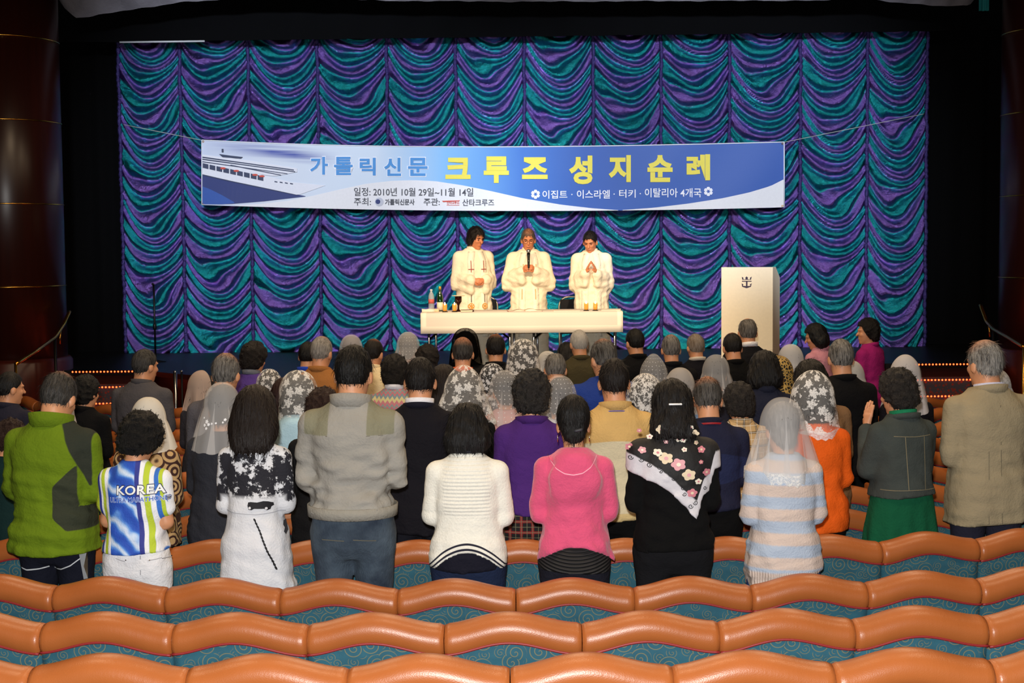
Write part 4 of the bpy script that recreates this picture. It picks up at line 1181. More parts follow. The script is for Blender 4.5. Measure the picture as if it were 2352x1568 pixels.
# ---- veils
def mat_veil(kind='sheer', base=.42, tint=(240, 240, 242), scale=17, under=None):
    key = ('veil', kind, base, tint, scale)
    if key in _mats: return _mats[key]
    t = NT('veil_' + kind); uvv, u, v = t.uv()
    g = t.n('TexNoise', {'Vector': uvv, 'Scale': 900.0, 'Detail': 1.0}).outputs[0]
    dens = t.math('ADD', base - .05, t.math('MULTIPLY', g, .1))
    if kind in ('lace', 'blacklace', 'dense'):
        vo = t.n('TexVoronoi', {'Vector': uvv, 'Scale': scale, 'Randomness': .75}, voronoi_dimensions='2D')
        d = t.n('VectorMath', {0: uvv, 1: vo.outputs['Position']}, operation='SUBTRACT').outputs[0]
        e = t.n('SeparateXYZ', {0: d}); ang = t.math('ARCTAN2', e.outputs[1], e.outputs[0])
        r = t.math('MULTIPLY', t.n('VectorMath', {0: d}, operation='LENGTH').outputs['Value'], scale)
        pet = t.math('ADD', .33, t.math('MULTIPLY', t.math('COSINE', t.math('MULTIPLY', ang, 5.0)), .06))
        pet = t.math('ADD', pet, t.math('MULTIPLY', t.math('SUBTRACT', t.noise(uvv, scale * 5, 3), .5), .55))
        fl = t.math('SUBTRACT', 1.0, t.step(t.math('SUBTRACT', r, pet), 0.0, .03))
        leaf = t.step(t.noise(uvv, scale * 3.2, 3), .60 if kind != 'dense' else .52, .02)
        holes = t.math('SUBTRACT', 1.0, t.math('MULTIPLY', t.step(t.noise(uvv, scale * 11, 2), .56, .03), .45))
        pat = t.math('MULTIPLY', t.math('MAXIMUM', fl, t.math('MULTIPLY', leaf, .9)), holes)
        dens = t.math('MAXIMUM', dens, t.math('MULTIPLY', pat, .97))
    if kind == 'dots':
        vo = t.n('TexVoronoi', {'Vector': uvv, 'Scale': 30, 'Randomness': .25}, voronoi_dimensions='2D')
        dens = t.math('MAXIMUM', dens, t.math('SUBTRACT', 1.0, t.step(vo.outputs[0], .11, .03)))
    c = lin(tint)
    cl = t.n('MixShader', {0: .3, 1: t.n('BsdfDiffuse', {0: c}).outputs[0], 2: t.n('BsdfTranslucent', {0: c}).outputs[0]}).outputs[0]
    m = t.done(t.n('MixShader', {0: dens, 1: t.n('BsdfTransparent').outputs[0], 2: cl}).outputs[0])
    _mats[key] = m
    return m
def veil_mesh(hc, rx=.118, rz=.132, drop=.22, hw=.19, thm=118, folds=6, seed=0, amp=.022, back=.03, cy=-.018, peak=0.0, z0=None, pleats=5):
    r = np.random.RandomState(seed); nt, ns = 73, 34
    th = np.radians(np.linspace(-thm, thm, nt)); V = []; UV = []
    c = np.array(hc) + np.array((0, cy, .028))
    ph = r.uniform(0, 6.28, 4)
    for a in th:
        rip = math.sin(folds * a + ph[0]) * .6 + math.sin((folds + 2.6) * a + ph[1]) * .4 + .4 * math.sin(2 * a + ph[2])
        prev = None; L = 0.0
        for j in range(ns):
            s = j / (ns - 1)
            if s < .42:
                p = s / .42 * PI / 2; rr = rx * math.sin(p) ** .9; z = rz * math.cos(p) + peak * max(0, math.cos(p)) ** 8; k = 0.12 * (p / (PI / 2)) ** 3
            else:
                q = (s - .42) / .58; rr = rx + (hw - rx) * (q ** .85); z = -q * drop * (1 - .12 * abs(math.sin(a / 2)) + .02 * math.sin(folds * 2 * a)); k = .12 + .88 * q
            rr += amp * rip * k
            x = rr * math.sin(a); y = -rr * math.cos(a) * (1.0 if s < .42 else 1.0) - back * (0 if s < .42 else (s - .42) / .58) * math.cos(a) * -.2
            P = c + np.array((x, y, z))
            if prev is not None: L += float(np.linalg.norm(P - prev))
            prev = P; V.append(P); UV.append((a * rx, L))
    V = np.array(V); Q = grid_faces(nt, ns, True); G = V.reshape(nt, ns, 3); UVa = np.array(UV).reshape(nt, ns, 2)
    V2 = [V]; Q2 = [Q]; U2 = [np.array(UV)]; n0 = len(V)
    for p in range(pleats):                      # folds where the cloth lies double: wedges widening to the hem
        t0 = (p + r.uniform(.2, .8)) / pleats * (nt - 1) * .86 + nt * .07; dl = r.uniform(1.6, 3.6); dr = r.uniform(1.0, 3.0); j0 = r.randint(8, 15); js = range(j0, ns)
        vv = []; uu = []
        for j in js:
            f = (j - j0) / (ns - 1 - j0); ctr = t0
            for e in (-dl * f, -dl * f * .3, dr * f * .4, dr * f):
                x = min(nt - 1.001, max(0, ctr + e)); i0 = int(x); fr = x - i0
                P = G[i0, j] * (1 - fr) + G[i0 + 1, j] * fr; o_ = P - c; o_[2] = 0; o_ /= np.linalg.norm(o_) + 1e-6
                vv.append(P + o_ * (.004 + .007 * f * (1 if abs(e) < dl * .5 * f else .4))); uu.append(UVa[i0, j] * (1 - fr) + UVa[i0 + 1, j] * fr)
        m = len(list(js)); q = grid_faces(m, 4, False) + n0; n0 += len(vv)
        V2.append(np.array(vv)); Q2.append(q); U2.append(np.array(uu))
    return np.concatenate(V2), np.concatenate(Q2), np.concatenate(U2), nt, ns
def band_ring(c, a, b, h, flare=.006, thick=.007, n=40, back=0.0, tiltz=.0, open_=0):
    """upright collar ring, wall thickness thick"""
    V = []
    ks = range(n)
    for k in ks:
        an = 2 * PI * k / n; cx, cy = math.cos(an), math.sin(an)
        dz = -tiltz * cy * b
        for (ro, z) in ((0, 0), (flare, h), (flare + thick, h), (thick + flare * .5, 0)):
            V.append((c[0] + (a + ro) * cx, c[1] + (b + ro) * cy, c[2] + z + dz))
    F = []
    for k in ks:
        for j in range(4): F.append((k * 4 + j, ((k + 1) % n) * 4 + j, ((k + 1) % n) * 4 + (j + 1) % 4, k * 4 + (j + 1) % 4))
    return V, F
def mat_layers(base, layers, rough=.9):
    """cloth whose panels follow scalar fields stored on the mesh ('fa','fb','fc' > 0)"""
    t = NT('panelled_cloth'); o, x, y, z = t.obj()
    n = t.noise(o, 10, 3); nf = t.noise(o, 90, 2)
    def c_(rgb):
        c = lin(rgb); return t.mix(n, tuple(v * .88 for v in c[:3]) + (1,), tuple(min(1, v * 1.1) for v in c[:3]) + (1,))
    col = c_(base)
    for nm, rgb in zip(('fa', 'fb', 'fc'), layers):
        col = t.mix(t.step(t.n('Attribute', attribute_name=nm).outputs['Fac'], 0, .0025), col, c_(rgb))
    h = t.math('MULTIPLY_ADD', nf, .25, t.math('MULTIPLY', t.noise(o, 16, 4, .6), 1.0))
    return t.done(t.bsdf(col, rough, bump=h, bump_s=.6, bump_d=.016, Specular_IOR_Level=.15))
def set_fields(me, fns):
    n = len(me.vertices); co = np.empty(n * 3, dtype=np.float32); me.vertices.foreach_get('co', co); co = co.reshape(-1, 3)
    for nm, fn in zip(('fa', 'fb', 'fc'), fns):
        a = me.attributes.new(nm, 'FLOAT', 'POINT'); a.data.foreach_set('value', np.asarray(fn(co[:, 0], co[:, 1], co[:, 2]), dtype=np.float32))

def row_pos(px, py, k, extra=.50):
    """point on the standing line of seat row k seen at a pixel"""
    R = ARC_C[1] - ROW_D[k] - extra; Y = ROW_D[k] + extra
    for _ in range(6):
        p = at(px, py, Y); Y = ARC_C[1] - math.sqrt(R * R - (p.x - ARC_C[0]) ** 2)
    return at(px, py, Y), math.atan2(p.x - ARC_C[0], R)

PEOPLE = []
def person(label, px, py, k, sex='M', w=1.0, hair=('short', (18, 16, 15), 0), top=None, bottom=None, veil=None, bow=12, turn=0, tilt=0, yaw=None, pose='pray',
           collar=None, skin=(206, 146, 108), res=None, extra=.50, base=None, fine=False, seed=None, arm=None, lean=0):
    seed = seed if seed is not None else len(PEOPLE) * 13 + 5
    R = rotm(bow, turn, tilt)
    hc = np.array((0, -.006 + lean, 1.450)) + R @ np.array((0, .020, .108))
    if base is None:
        p, ang = row_pos(px, py, k, extra); z0 = floor_z(p.y)
    else:
        p, z0, ang = base
    if yaw is not None: ang = ang + math.radians(yaw) if base is None else math.radians(yaw)
    res = res or (.0115 if k == 2 else .0145 if k <= 4 else .017)
    hres = .0075 if k <= 3 else .0095
    # hair first: it fixes the height
    hv = None
    if hair: 
        hv, hq = hair_mesh(hair[0], seed, hres); hv = hv @ R.T + hc
        ztop = hv[:, 2].max()
    else: ztop = hc[2] + .13
    vm = None
    if veil:
        kw = {q: veil[q] for q in veil if q not in ('mat', 'trim')}
        if hair and hair[0] in ('perm', 'curl', 'bob', 'wavy'): kw.setdefault('rx', .128); kw.setdefault('rz', .152)
        else: kw.setdefault('rx', .112); kw.setdefault('rz', .150)
        tilt_c = hc + R @ np.array((0, 0, .0))
        vm = veil_mesh(tilt_c, seed=seed, **kw); ztop = max(ztop, vm[0][:, 2].max())
    sc = (p.z - z0) / ztop
    root = empty('person', (p.x, p.y, z0), ang * (1 if base is None else 1), sc, label, 'person')
    bv, bq = body_mesh(sex, w, pose, hc, R, fine, arm)
    geo('body', (bv, bq), mat_skin(skin), root)
    info = dict(root=root, sc=sc, p=p, z0=z0, ang=ang, hc=hc, R=R, h=sc * 1.7)
    if hair:
        hm = mat_hair(hair[1], hair[2], hair[0] in ('perm', 'bigperm', 'curl'), hair[3] if len(hair) > 3 else None)
        # keep the strand pattern in the head frame
        sv_, sq_ = strands((hv - hc) @ R, hq, hair[0], 1500 if k <= 3 else 700 if k <= 6 else 350, seed)
        me = make_mesh('hair', sv_, sq_); ho = obj('hair', me, hm, root)
        M4 = Matrix.Identity(4)
        for i in range(3):
            for j in range(3): M4[i][j] = R[i][j]
            M4[i][3] = hc[i]
        ho.matrix_local = M4
        info['hair'] = ho
    if top:
        top = dict(top)
        if arm: top['arm'] = arm
        if k == 2: top.setdefault('eo', .012)
        v, q = top_mesh(sex, w, pose, top, res, seed)
        me = make_mesh(top.get('name', 'jacket'), v, q)
        if top.get('fields'): set_fields(me, top['fields'])
        info['top'] = obj(top.get('name', 'jacket'), me, top['mat'], root)
        info['bvh'] = BVHTree.FromPolygons([tuple(a) for a in v], [tuple(int(i) for i in a) for a in q])
        if top.get('label'): info['top']['label'] = top['label']
    if bottom:
        v, q = bottom_mesh(sex, w, bottom.get('kind', 'trousers'), max(res, .016), seed, bottom)
        info['bottom'] = obj(bottom.get('kind', 'trousers'), make_mesh('bottom', v, q), bottom['mat'], root)
        info['bvhb'] = BVHTree.FromPolygons([tuple(a) for a in v], [tuple(int(i) for i in a) for a in q])
    if collar:
        rgb = collar.get('rgb', (230, 230, 230)); r0 = collar.get('r', .060 if sex == 'M' else .054)
        geo('collar', band_ring((0, -.014, collar.get('z', 1.425)), r0 + collar.get('t', .008), r0 + collar.get('t', .008) + .006, collar.get('h', .04), collar.get('flare', .004), collar.get('thick', .008), tiltz=collar.get('tilt', .22)), collar.get('mat') or cloth(rgb), root)
    if vm is not None:
        info['veil'] = geo('veil', (vm[0], vm[1], vm[2]), veil['mat'], root)
        if veil.get('trim'):
            V, Fq, UV, nt, ns = vm; idx = [i * ns + ns - 1 for i in range(nt)]
            E = V[idx]; T = []
            for i, e in enumerate(E):
                d = e - (hc + np.array((0, -.018, e[2] - hc[2]))); d[2] = 0; d /= np.linalg.norm(d) + 1e-6
                hgt = veil['trim'].get('h', .035) * (1 + .18 * math.sin(i * 1.3))
                T += [e + d * .002 + np.array((0, 0, .012)), e + d * .004 - np.array((0, 0, hgt))]
            tv = np.array(T); uu = [(i // 2 * .006, (i % 2) * .05) for i in range(len(T))]
            geo('lace_trim', (tv, [(2 * i, 2 * i + 1, 2 * i + 3, 2 * i + 2) for i in range(nt - 1)], uu), veil['trim']['mat'], info['veil'])
    PEOPLE.append((label, px, py, k, round(info['h'], 2)))
    return info
def px_local(info, px, py, dy=-.14):
    """photo pixel -> (x, z) in the person's own frame, on a plane dy behind the body axis"""
    q = at(px, py, info['p'].y + dy * info['sc'])
    a = info['ang']; dx, dyw = q.x - info['p'].x, q.y - info['p'].y
    return ((dx * math.cos(a) + dyw * math.sin(a)) / info['sc'], (q.z - info['z0']) / info['sc'])
def stick(info, name, pts, faces, mat, off=.003, which='bvh', parent=None, side=-1, local=False):
    """flat print laid on a garment: points are photo pixels"""
    V = []
    for (a, b) in pts:
        x, z = (a, b) if local else px_local(info, a, b)
        hit = info[which].ray_cast(Vector((x, side * 1.0, z)), Vector((0, -side, 0)))
        y = hit[0].y if hit[0] is not None else side * .1
        V.append((x, y + side * off, z))
    return geo(name, (V, faces), mat, info['root'] if parent is None else parent, smooth=True)
def refine(pts, faces, maxlen):
    """split the long edges of a flat mesh so that it can follow a curved garment"""
    import bmesh
    bm = bmesh.new(); vs = [bm.verts.new((p[0], p[1], 0)) for p in pts]
    for f in faces:
        try: bm.faces.new([vs[i] for i in f])
        except ValueError: pass
    bmesh.ops.triangulate(bm, faces=list(bm.faces))
    for _ in range(4):
        e = [q for q in bm.edges if q.calc_length() > maxlen]
        if not e: break
        bmesh.ops.subdivide_edges(bm, edges=e, cuts=1)
    bmesh.ops.triangulate(bm, faces=list(bm.faces))
    bm.verts.index_update()
    P = [(q.co.x, q.co.y) for q in bm.verts]; Fs = [tuple(q.index for q in f.verts) for f in bm.faces]; bm.free()
    return P, Fs
# ================================================================== the people in the seats
BLK = (8, 7, 7); DKB = (22, 14, 11); GRY = (70, 68, 66)
SHEER = mat_veil('sheer', .32); SHEER2 = mat_veil('sheer', .62, (246, 244, 240)); DOTS = mat_veil('dots', .28); LACE = mat_veil('lace', .20, (252, 250, 246), 11.5)
LACEF = mat_veil('lace', .14, (250, 248, 246), 18); DENSE = mat_veil('dense', .14, (252, 250, 248), 18); TRIM = mat_veil('dense', .35, (250, 250, 248), 60)
BLACE = mat_veil('blacklace', .82, (12, 11, 11), 16)
def mat_goldlace():
    t = NT('gold_black_lace'); uvv, u, v = t.uv()
    n = t.step(t.n('TexVoronoi', {'Vector': uvv, 'Scale': 38}, feature='DISTANCE_TO_EDGE').outputs[0], .12, .03)
    return t.done(t.bsdf(t.mix(n, lin((172, 140, 72)), lin((26, 22, 14))), .8))
GOLDLACE = mat_goldlace()
SUIT_DK = cloth((19, 18, 25), .85); SUIT_NAVY = cloth((22, 23, 36), .85); SUIT_BLK = cloth((10, 10, 12), .9); TROU_BLK = cloth((11, 11, 12), .95); JEANS_MAT = None

def mat_jeans():
    t = NT('washed_denim'); o, x, y, z = t.obj()
    n = t.noise(o, 7, 4); f = t.noise(t.n('Mapping', {'Vector': o, 'Scale': (160, 160, 60)}).outputs[0], 1.0, 2)
    col = t.mix(t.math('MULTIPLY', t.step(n, .55, .2), .7), lin((28, 40, 56)), lin((88, 104, 118)))
    return t.done(t.bsdf(col, .9, bump=t.math('ADD', f, t.noise(o, 18, 4)), bump_s=.5, bump_d=.008))
JEANS = mat_jeans()
# --- man in the green jacket
GREEN = mat_layers((98, 122, 22), [(52, 56, 44), (46, 50, 42)])
def green_side(x, y, z):      # dark flank panel on the right
    return np.minimum.reduce([x - (.058 + .55 * (z - 1.08) ** 2 + np.where(z < .98, (.98 - z) * .9, 0) + np.where(z > 1.13, (z - 1.13) * .9, 0)), 1.24 - z, z - .92, np.where(z > 1.03, .168, .30) - x, -y + .06])
def green_yoke(x, y, z):      # dark yoke over the right shoulder
    return np.minimum.reduce([.92 * (x - .098) + .39 * (z - 1.40), z - 1.13 - .15 * (.22 - x), .225 - x])
i = person('man in a green jacket with dark side panels and raised collar', 118, 855, 2, 'M', 1.06, ('short', (20, 17, 15), .12, (-.02, .05)), dict(name='jacket', mat=GREEN, t=.036, hem=.80, hw=.225, fold=1.4, fields=[green_side, green_yoke]),
           dict(mat=cloth((20, 22, 34))), bow=26, turn=6, pose='chest', extra=.56, collar=dict(mat=cloth((96, 120, 22)), z=1.395, h=.075, t=.022, flare=.012, thick=.014, tilt=.3))
GRN = i
P, Fs = refine(*strip_poly([(78, 950), (95, 946), (118, 948), (140, 955)], [(78, 953), (95, 950), (118, 952), (140, 958)], 10), 20)
# pale reflective bands on the trousers and jacket
WHTL = plain((196, 200, 204), .5)
def curve_strip(pts, wdt, n=24):
    T = np.array(pts, float); xs = np.linspace(T[0, 0], T[-1, 0], n); o = []
    for x in xs:
        yv = np.interp(x, T[:, 0], T[:, 1]); o += [(x, yv + wdt / 2), (x, yv - wdt / 2)]
    return o, [(2 * q, 2 * q + 2, 2 * q + 3, 2 * q + 1) for q in range(n - 1)]
stick(i, 'piping', *curve_strip([(28, 1312), (45, 1316), (75, 1313), (94, 1309)], 3), WHTL, .004, 'bvhb')
stick(i, 'piping', *curve_strip([(100, 1314), (130, 1312), (155, 1302), (176, 1286)], 3), WHTL, .004, 'bvhb')
stick(i, 'side_stripe', [(176, 1270), (190, 1262), (192, 1300), (186, 1336), (180, 1336), (184, 1300)][::-1], [tuple(range(6))], WHTL, .012, 'bvhb')

# --- woman in the printed running jersey
def mat_jersey():
    t = NT('running_jersey'); o, x, y, z = t.obj()
    bend = t.math('MULTIPLY', t.math('SUBTRACT', 1.15, z), .10)
    xr = t.math('ADD', x, t.math('MULTIPLY', bend, -1.0))
    n = t.noise(t.n('Mapping', {'Vector': o, 'Rotation': (0, .9, 0), 'Scale': (4, 4, 11)}).outputs[0], 1.0, 2)
    w = t.n('TexWave', {'Vector': o, 'Scale': 4.2, 'Distortion': 7.0, 'Detail': 2.0, 'Detail Scale': 1.2}, bands_direction='DIAGONAL').outputs[1]
    blue = t.ramp(w, [(0.0, lin((30, 74, 178))), (.45, lin((44, 96, 196))), (.72, lin((92, 146, 224))), (.93, lin((176, 204, 240))), (1, lin((206, 222, 246)))])
    lime, wht, nav = lin((180, 200, 50)), lin((232, 234, 240)), lin((44, 52, 140))
    out = blue
    def stripe(col, x0, x1):
        nonlocal out
        f = t.math('MULTIPLY', t.step(xr, x0, .0015), t.math('SUBTRACT', 1.0, t.step(xr, x1, .0015)))
        out = t.mix(f, out, col)
    for a, b, c in ((.060, .084, nav), (.084, .104, wht), (.104, .132, lime), (.132, .156, wht), (.156, .180, lin((50, 110, 200))), (.180, .20, lime), (.20, .60, wht),
                    (-.128, -.108, wht), (-.150, -.128, lime), (-.163, -.150, wht), (-.180, -.163, nav), (-.60, -.180, lime)):
        stripe(c, a, b)
    nf = t.noise(o, 90, 2)
    return t.done(t.bsdf(out, .75, bump=t.math('ADD', nf, t.noise(o, 16, 4)), bump_s=.35, bump_d=.008))
i = person('woman with curly hair in a blue KOREA running jersey and white trousers', 308, 943, 2, 'F', 1.04, ('bigperm', BLK, 0), dict(name='jersey', mat=mat_jersey(), t=.013, hem=.945, hw=.186, hd=.156, sleeve='short', fold=1.0, neck=1.445),
           dict(mat=cloth((228, 228, 232), .85), top=1.0), bow=32, turn=4, pose='chest', yaw=-3, extra=.44)
KOR = i
LETW = plain((240, 242, 240), .6); LETD = plain((34, 38, 84), .6)
def arc_text(s, x0, x1, ym, hgt, slope, bold):
    v, f = text_mesh(s, bold, 1.05)
    pts = []
    for p in v:
        x = x0 + (x1 - x0) * p[0]
        pts.append((x, ym + slope * (p[0] - .5) + hgt * (.5 - p[1]) + 3.0 * (2 * p[0] - 1) ** 2 * 0))
    return refine(pts, f, 9)
for s_, x0, x1, ym, h, sl in (('KOREA', 263, 372, 1126, 21, -4),):
    stick(i, 'letter_outline', *arc_text(s_, x0 - 2, x1 + 2, ym, h + 4, sl, .055), LETD, .0035)
    stick(i, 'lettering', *arc_text(s_, x0, x1, ym, h, sl, .02), LETW, .0055)
stick(i, 'letter_outline', *arc_text('ULTRA MARATHONER', 243, 387, 1148, 12.5, -7, .05), plain((196, 210, 238), .6), .0035)
stick(i, 'lettering', *arc_text('ULTRA MARATHONER', 244, 386, 1148, 10.5, -7, .005), plain((44, 84, 176), .6), .0052)
M_STITCH = plain((150, 150, 156), .7)
for pts in ([(263, 1283), (275, 1287), (287, 1289)], [(340, 1287), (370, 1283), (396, 1276)]): stick(i, 'pocket_seam', *curve_strip(pts, 1.6, 10), M_STITCH, .004, 'bvhb')
stick(i, 'centre_seam', [(322, 1275), (324, 1275), (324, 1320), (322, 1320)][::-1], [(0, 1, 2, 3)], M_STITCH, .003, 'bvhb')
for cx, cy in ((289, 1286), (344, 1286), (395, 1275)): stick(i, 'rivet', [(cx + 1.6 * math.cos(q), cy + 1.6 * math.sin(q)) for q in np.linspace(0, -2 * PI, 8, endpoint=False)], [tuple(range(8))], plain((70, 60, 50), .4, .8), .005, 'bvhb')

# --- woman in the black and white printed dress
def mat_inkdress():
    t = NT('ink_print_dress'); o, x, y, z = t.obj()
    n = t.noise(o, 13, 6, .72); zz_ = t.math('ABSOLUTE', t.math('SUBTRACT', z, 1.238))
    thr = t.ramp(zz_, [(0, (.40,) * 3 + (1,)), (.10, (.46,) * 3 + (1,)), (.13, (.57,) * 3 + (1,)), (.22, (.62,) * 3 + (1,)), (.30, (.70,) * 3 + (1,)), (.5, (1,) * 3 + (1,))])
    low = t.math('MAXIMUM', t.step(z, 1.150, .012), t.math('MULTIPLY', t.step(t.math('ABSOLUTE', x), .165, .01), t.step(z, 1.07, .02)))
    ink = t.math('MULTIPLY', t.step(t.math('SUBTRACT', n, thr), 0, .02), low)
    return t.done(t.bsdf(t.mix(ink, lin((214, 216, 222)), lin((26, 26, 36))), .85, bump=t.math('ADD', t.noise(o, 90, 2), t.noise(o, 14, 4)), bump_s=.4, bump_d=.008))
i = person('woman with long dark hair in a white dress with black ink print', 583, 883, 2, 'F', .90, ('long', (22, 14, 11), 0), dict(name='dress', mat=mat_inkdress(), t=.014, eo=0, hem=.655, hw=.195, hd=.15, fold=.8, neck=1.425, waist=.97),
           dict(kind='skirt', mat=cloth((30, 32, 60)), hem=.5, hw=.17, top=.75), bow=16, turn=2, pose='pray', tilt=-3)
INK = plain((22, 22, 28), .8)
carp = [(568, 1161), (569, 1154), (575, 1153), (590, 1154), (604, 1151), (614, 1152), (624, 1156), (625, 1162), (620, 1165), (618, 1171), (611, 1173), (605, 1169), (584, 1168), (578, 1171), (571, 1170)]
stick(i, 'car_print', *refine(carp[::-1], [tuple(range(len(carp)))], 5), INK, .007)
for cx, cy in ((574, 1166), (610, 1168)): stick(i, 'wheel_print', [(cx + 3.0 * math.cos(q), cy + 3.0 * math.sin(q)) for q in np.linspace(0, -2 * PI, 10, endpoint=False)], [tuple(range(10))], plain((210, 210, 214), .8), .010)
ln = [(float(np.interp(q, [0, 1], [584, 636])), float(np.interp(q, [0, 1], [1190, 1308]))) for q in np.linspace(0, 1, 44)]
pp = []
for q, (a, b) in enumerate(ln): ww = 1.2 + 1.6 * math.sin(q * 1.1) ** 2; pp += [(a - ww, b), (a + ww, b)]
stick(i, 'line_print', pp, [(2 * q, 2 * q + 2, 2 * q + 3, 2 * q + 1) for q in range(len(ln) - 1)], INK, .007)
stick(i, 'blot_print', *refine([(649, 1196), (655, 1192), (658, 1206), (660, 1216), (655, 1228), (650, 1222), (652, 1212), (648, 1206)][::-1], [tuple(range(8))], 8), INK, .006)
stick(i, 'dress_seam', *curve_strip([(510, 1178), (540, 1180), (590, 1182), (648, 1178)], 2, 24), plain((170, 172, 180), .8), .003)

# --- man in the grey field jacket
FIELD = mat_layers((150, 147, 140), [(128, 126, 106)])
fj = lambda x, y, z: np.minimum.reduce([np.abs(x) - .085, z - 1.30 + .0 * x, .20 - np.abs(x), -y + .02])
i = person('tall man in a grey field jacket with shoulder patches and faded jeans', 805, 792, 2, 'M', 1.03, ('short', BLK, 0), dict(name='jacket', mat=FIELD, t=.028, eo=.004, hem=.955, hw=.185, hd=.165, fold=2.6, fields=[fj], ra=.054),
           dict(mat=JEANS, top=1.01), bow=14, turn=8, pose='chest', collar=dict(mat=cloth((146, 143, 136)), z=1.405, h=.06, t=.016, flare=.006, thick=.012, tilt=.25))
FLD = i
geo('hem_band', band_ring((0, -.010, .932), .190, .170, .05, .004, .008, tiltz=0), cloth((146, 143, 134)), i['root'])
for pts in ([(752, 1210), (790, 1214), (792, 1250)], [(842, 1216), (890, 1206), (880, 1250)]):
    pass
for sx in (-1, 1):
    stick(i, 'pocket_seam', *curve_strip([(sx * .02 + (-.1 if sx < 0 else .0) + .0, .84), (sx * .02 + (0 if sx < 0 else .10), .835)], .004, 10), plain((96, 92, 78), .8), .004, 'bvhb', local=True)
    stick(i, 'shoulder_tab', [(sx * .085, 1.30), (sx * .155, 1.30), (sx * .155, 1.297), (sx * .085, 1.297)][::sx], [(0, 1, 2, 3)], plain((108, 102, 88), .8), .003, local=True)

# --- woman in the white knit
def mat_whiteknit():
    t = NT('white_ribbed_knit'); o, x, y, z = t.obj()
    rb = t.math('MULTIPLY', t.math('SINE', t.math('MULTIPLY', z, 330.0)), t.math('MULTIPLY', t.step(z, 1.12, .02), t.math('SUBTRACT', 1.0, t.step(t.math('ABSOLUTE', x), .12, .01))))
    n = t.noise(o, 90, 2)
    hemz = t.math('ADD', z, t.math('MULTIPLY', t.math('MULTIPLY', x, x), 3.0))
    band = t.math('MAXIMUM', t.math('MULTIPLY', t.step(hemz, .968, .001), t.math('SUBTRACT', 1.0, t.step(hemz, .979, .001))), t.math('MULTIPLY', t.step(hemz, .940, .001), t.math('SUBTRACT', 1.0, t.step(hemz, .952, .001))))
    col = t.mix(band, t.mix(n, lin((222, 220, 208)), lin((240, 238, 228))), lin((26, 26, 44)))
    return t.done(t.bsdf(col, .9, bump=t.math('ADD', t.math('MULTIPLY', rb, .55), n), bump_s=.5, bump_d=.006))
i = person('woman in a white knit pullover with a dark striped hem', 1072, 925, 2, 'F', 1.10, ('bob', (14, 13, 14), 0), dict(name='pullover', mat=mat_whiteknit(), t=.020, hem=.84, hw=.200, fold=.8, neck=1.435, hemfn=lambda X, Y, Z: (.925 - 3.0 * X * X) - Z),
           dict(mat=cloth((30, 40, 66), .9)), bow=20, pose='chest')
geo('under_top', (lambda v, q: (v, q))(*top_mesh('F', 1.10, 'chest', dict(t=.008, hem=.825, hw=.182, sleeve='none', fold=.5, neck=.985), .014, 5)), cloth((24, 24, 36)), i['root'])
geo('neck_stripe', band_ring((0, -.012, 1.432), .066, .070, .007, .0, .004, tiltz=.2), plain((26, 26, 44), .8), i['root'])
stick(i, 'label_tab', [(1085, 1283), (1089, 1283), (1089, 1288), (1085, 1288)][::-1], [(0, 1, 2, 3)], plain((170, 30, 30), .6), .006, 'bvhb')

# --- woman in the pink hooded top
PINK = cloth((214, 84, 122), .95, 90, .10, .3)
i = person('woman in a pink hooded knit with short dark hair and earrings', 1317, 905, 2, 'F', 1.02, ('updo', (16, 14, 14), 0), dict(name='hoodie', mat=PINK, t=.020, hem=.83, hw=.205, fold=1.1, hood=True, neck=1.432, hemfn=lambda X, Y, Z: (.940 - 2.2 * X * X) - Z),
           dict(mat=cloth((30, 30, 40))), bow=8, pose='chest', fine=False)
PNK = i
hood = [(1258, 1044), (1264, 1060), (1278, 1076), (1296, 1086), (1316, 1089), (1338, 1085), (1356, 1073), (1368, 1058), (1372, 1046)]
stick(i, 'hood_seam', *curve_strip(hood, 2.2, 30), plain((238, 170, 190), .8), .004)
def mat_pleats():
    t = NT('black_pleated_top'); o, x, y, z = t.obj()
    s = t.math('SINE', t.math('MULTIPLY', t.math('ADD', z, t.math('MULTIPLY', t.math('MULTIPLY', x, x), -1.5)), 330.0))
    return t.done(t.bsdf(t.mix(t.step(s, 0, .4), lin((16, 15, 16)), lin((38, 36, 38))), .7, bump=s, bump_s=.8, bump_d=.006))
geo('under_top', top_mesh('F', 1.02, 'chest', dict(t=.009, hem=.80, hw=.190, sleeve='none', fold=.3, neck=1.0), .014, 3), mat_pleats(), i['root'])
for s in (-1, 1):
    e = i['hc'] + i['R'] @ np.array((s * .083, -.004, -.055))
    geo('earring', tube([e, e + np.array((0, 0, -.012)), e + np.array((0, 0, -.034))], [.002, .004, .0025], 6), plain((214, 204, 180), .2, 1.0), i['root'])
ti = i['hc'] + i['R'] @ np.array((.02, -.112, -.03))
geo('hair_tie', tube([ti + np.array((q * .02, -.003 * (1 - q * q), .004 * q)) for q in (-1, -.5, 0, .5, 1)], .008, 8), plain((50, 50, 58), .6), i['root'])

# --- woman with the floral shawl
i = person('woman in black with wavy hair and a white clip beneath a floral shawl', 1545, 868, 2, 'F', 1.08, ('wavy', (16, 13, 13), 0), dict(name='blouse', mat=TROU_BLK, t=.016, hem=.86, hw=.200, fold=.9, neck=1.43),
           dict(mat=cloth((21, 21, 24), .95), top=1.02), bow=14, turn=3, pose='chest')
SHW = i
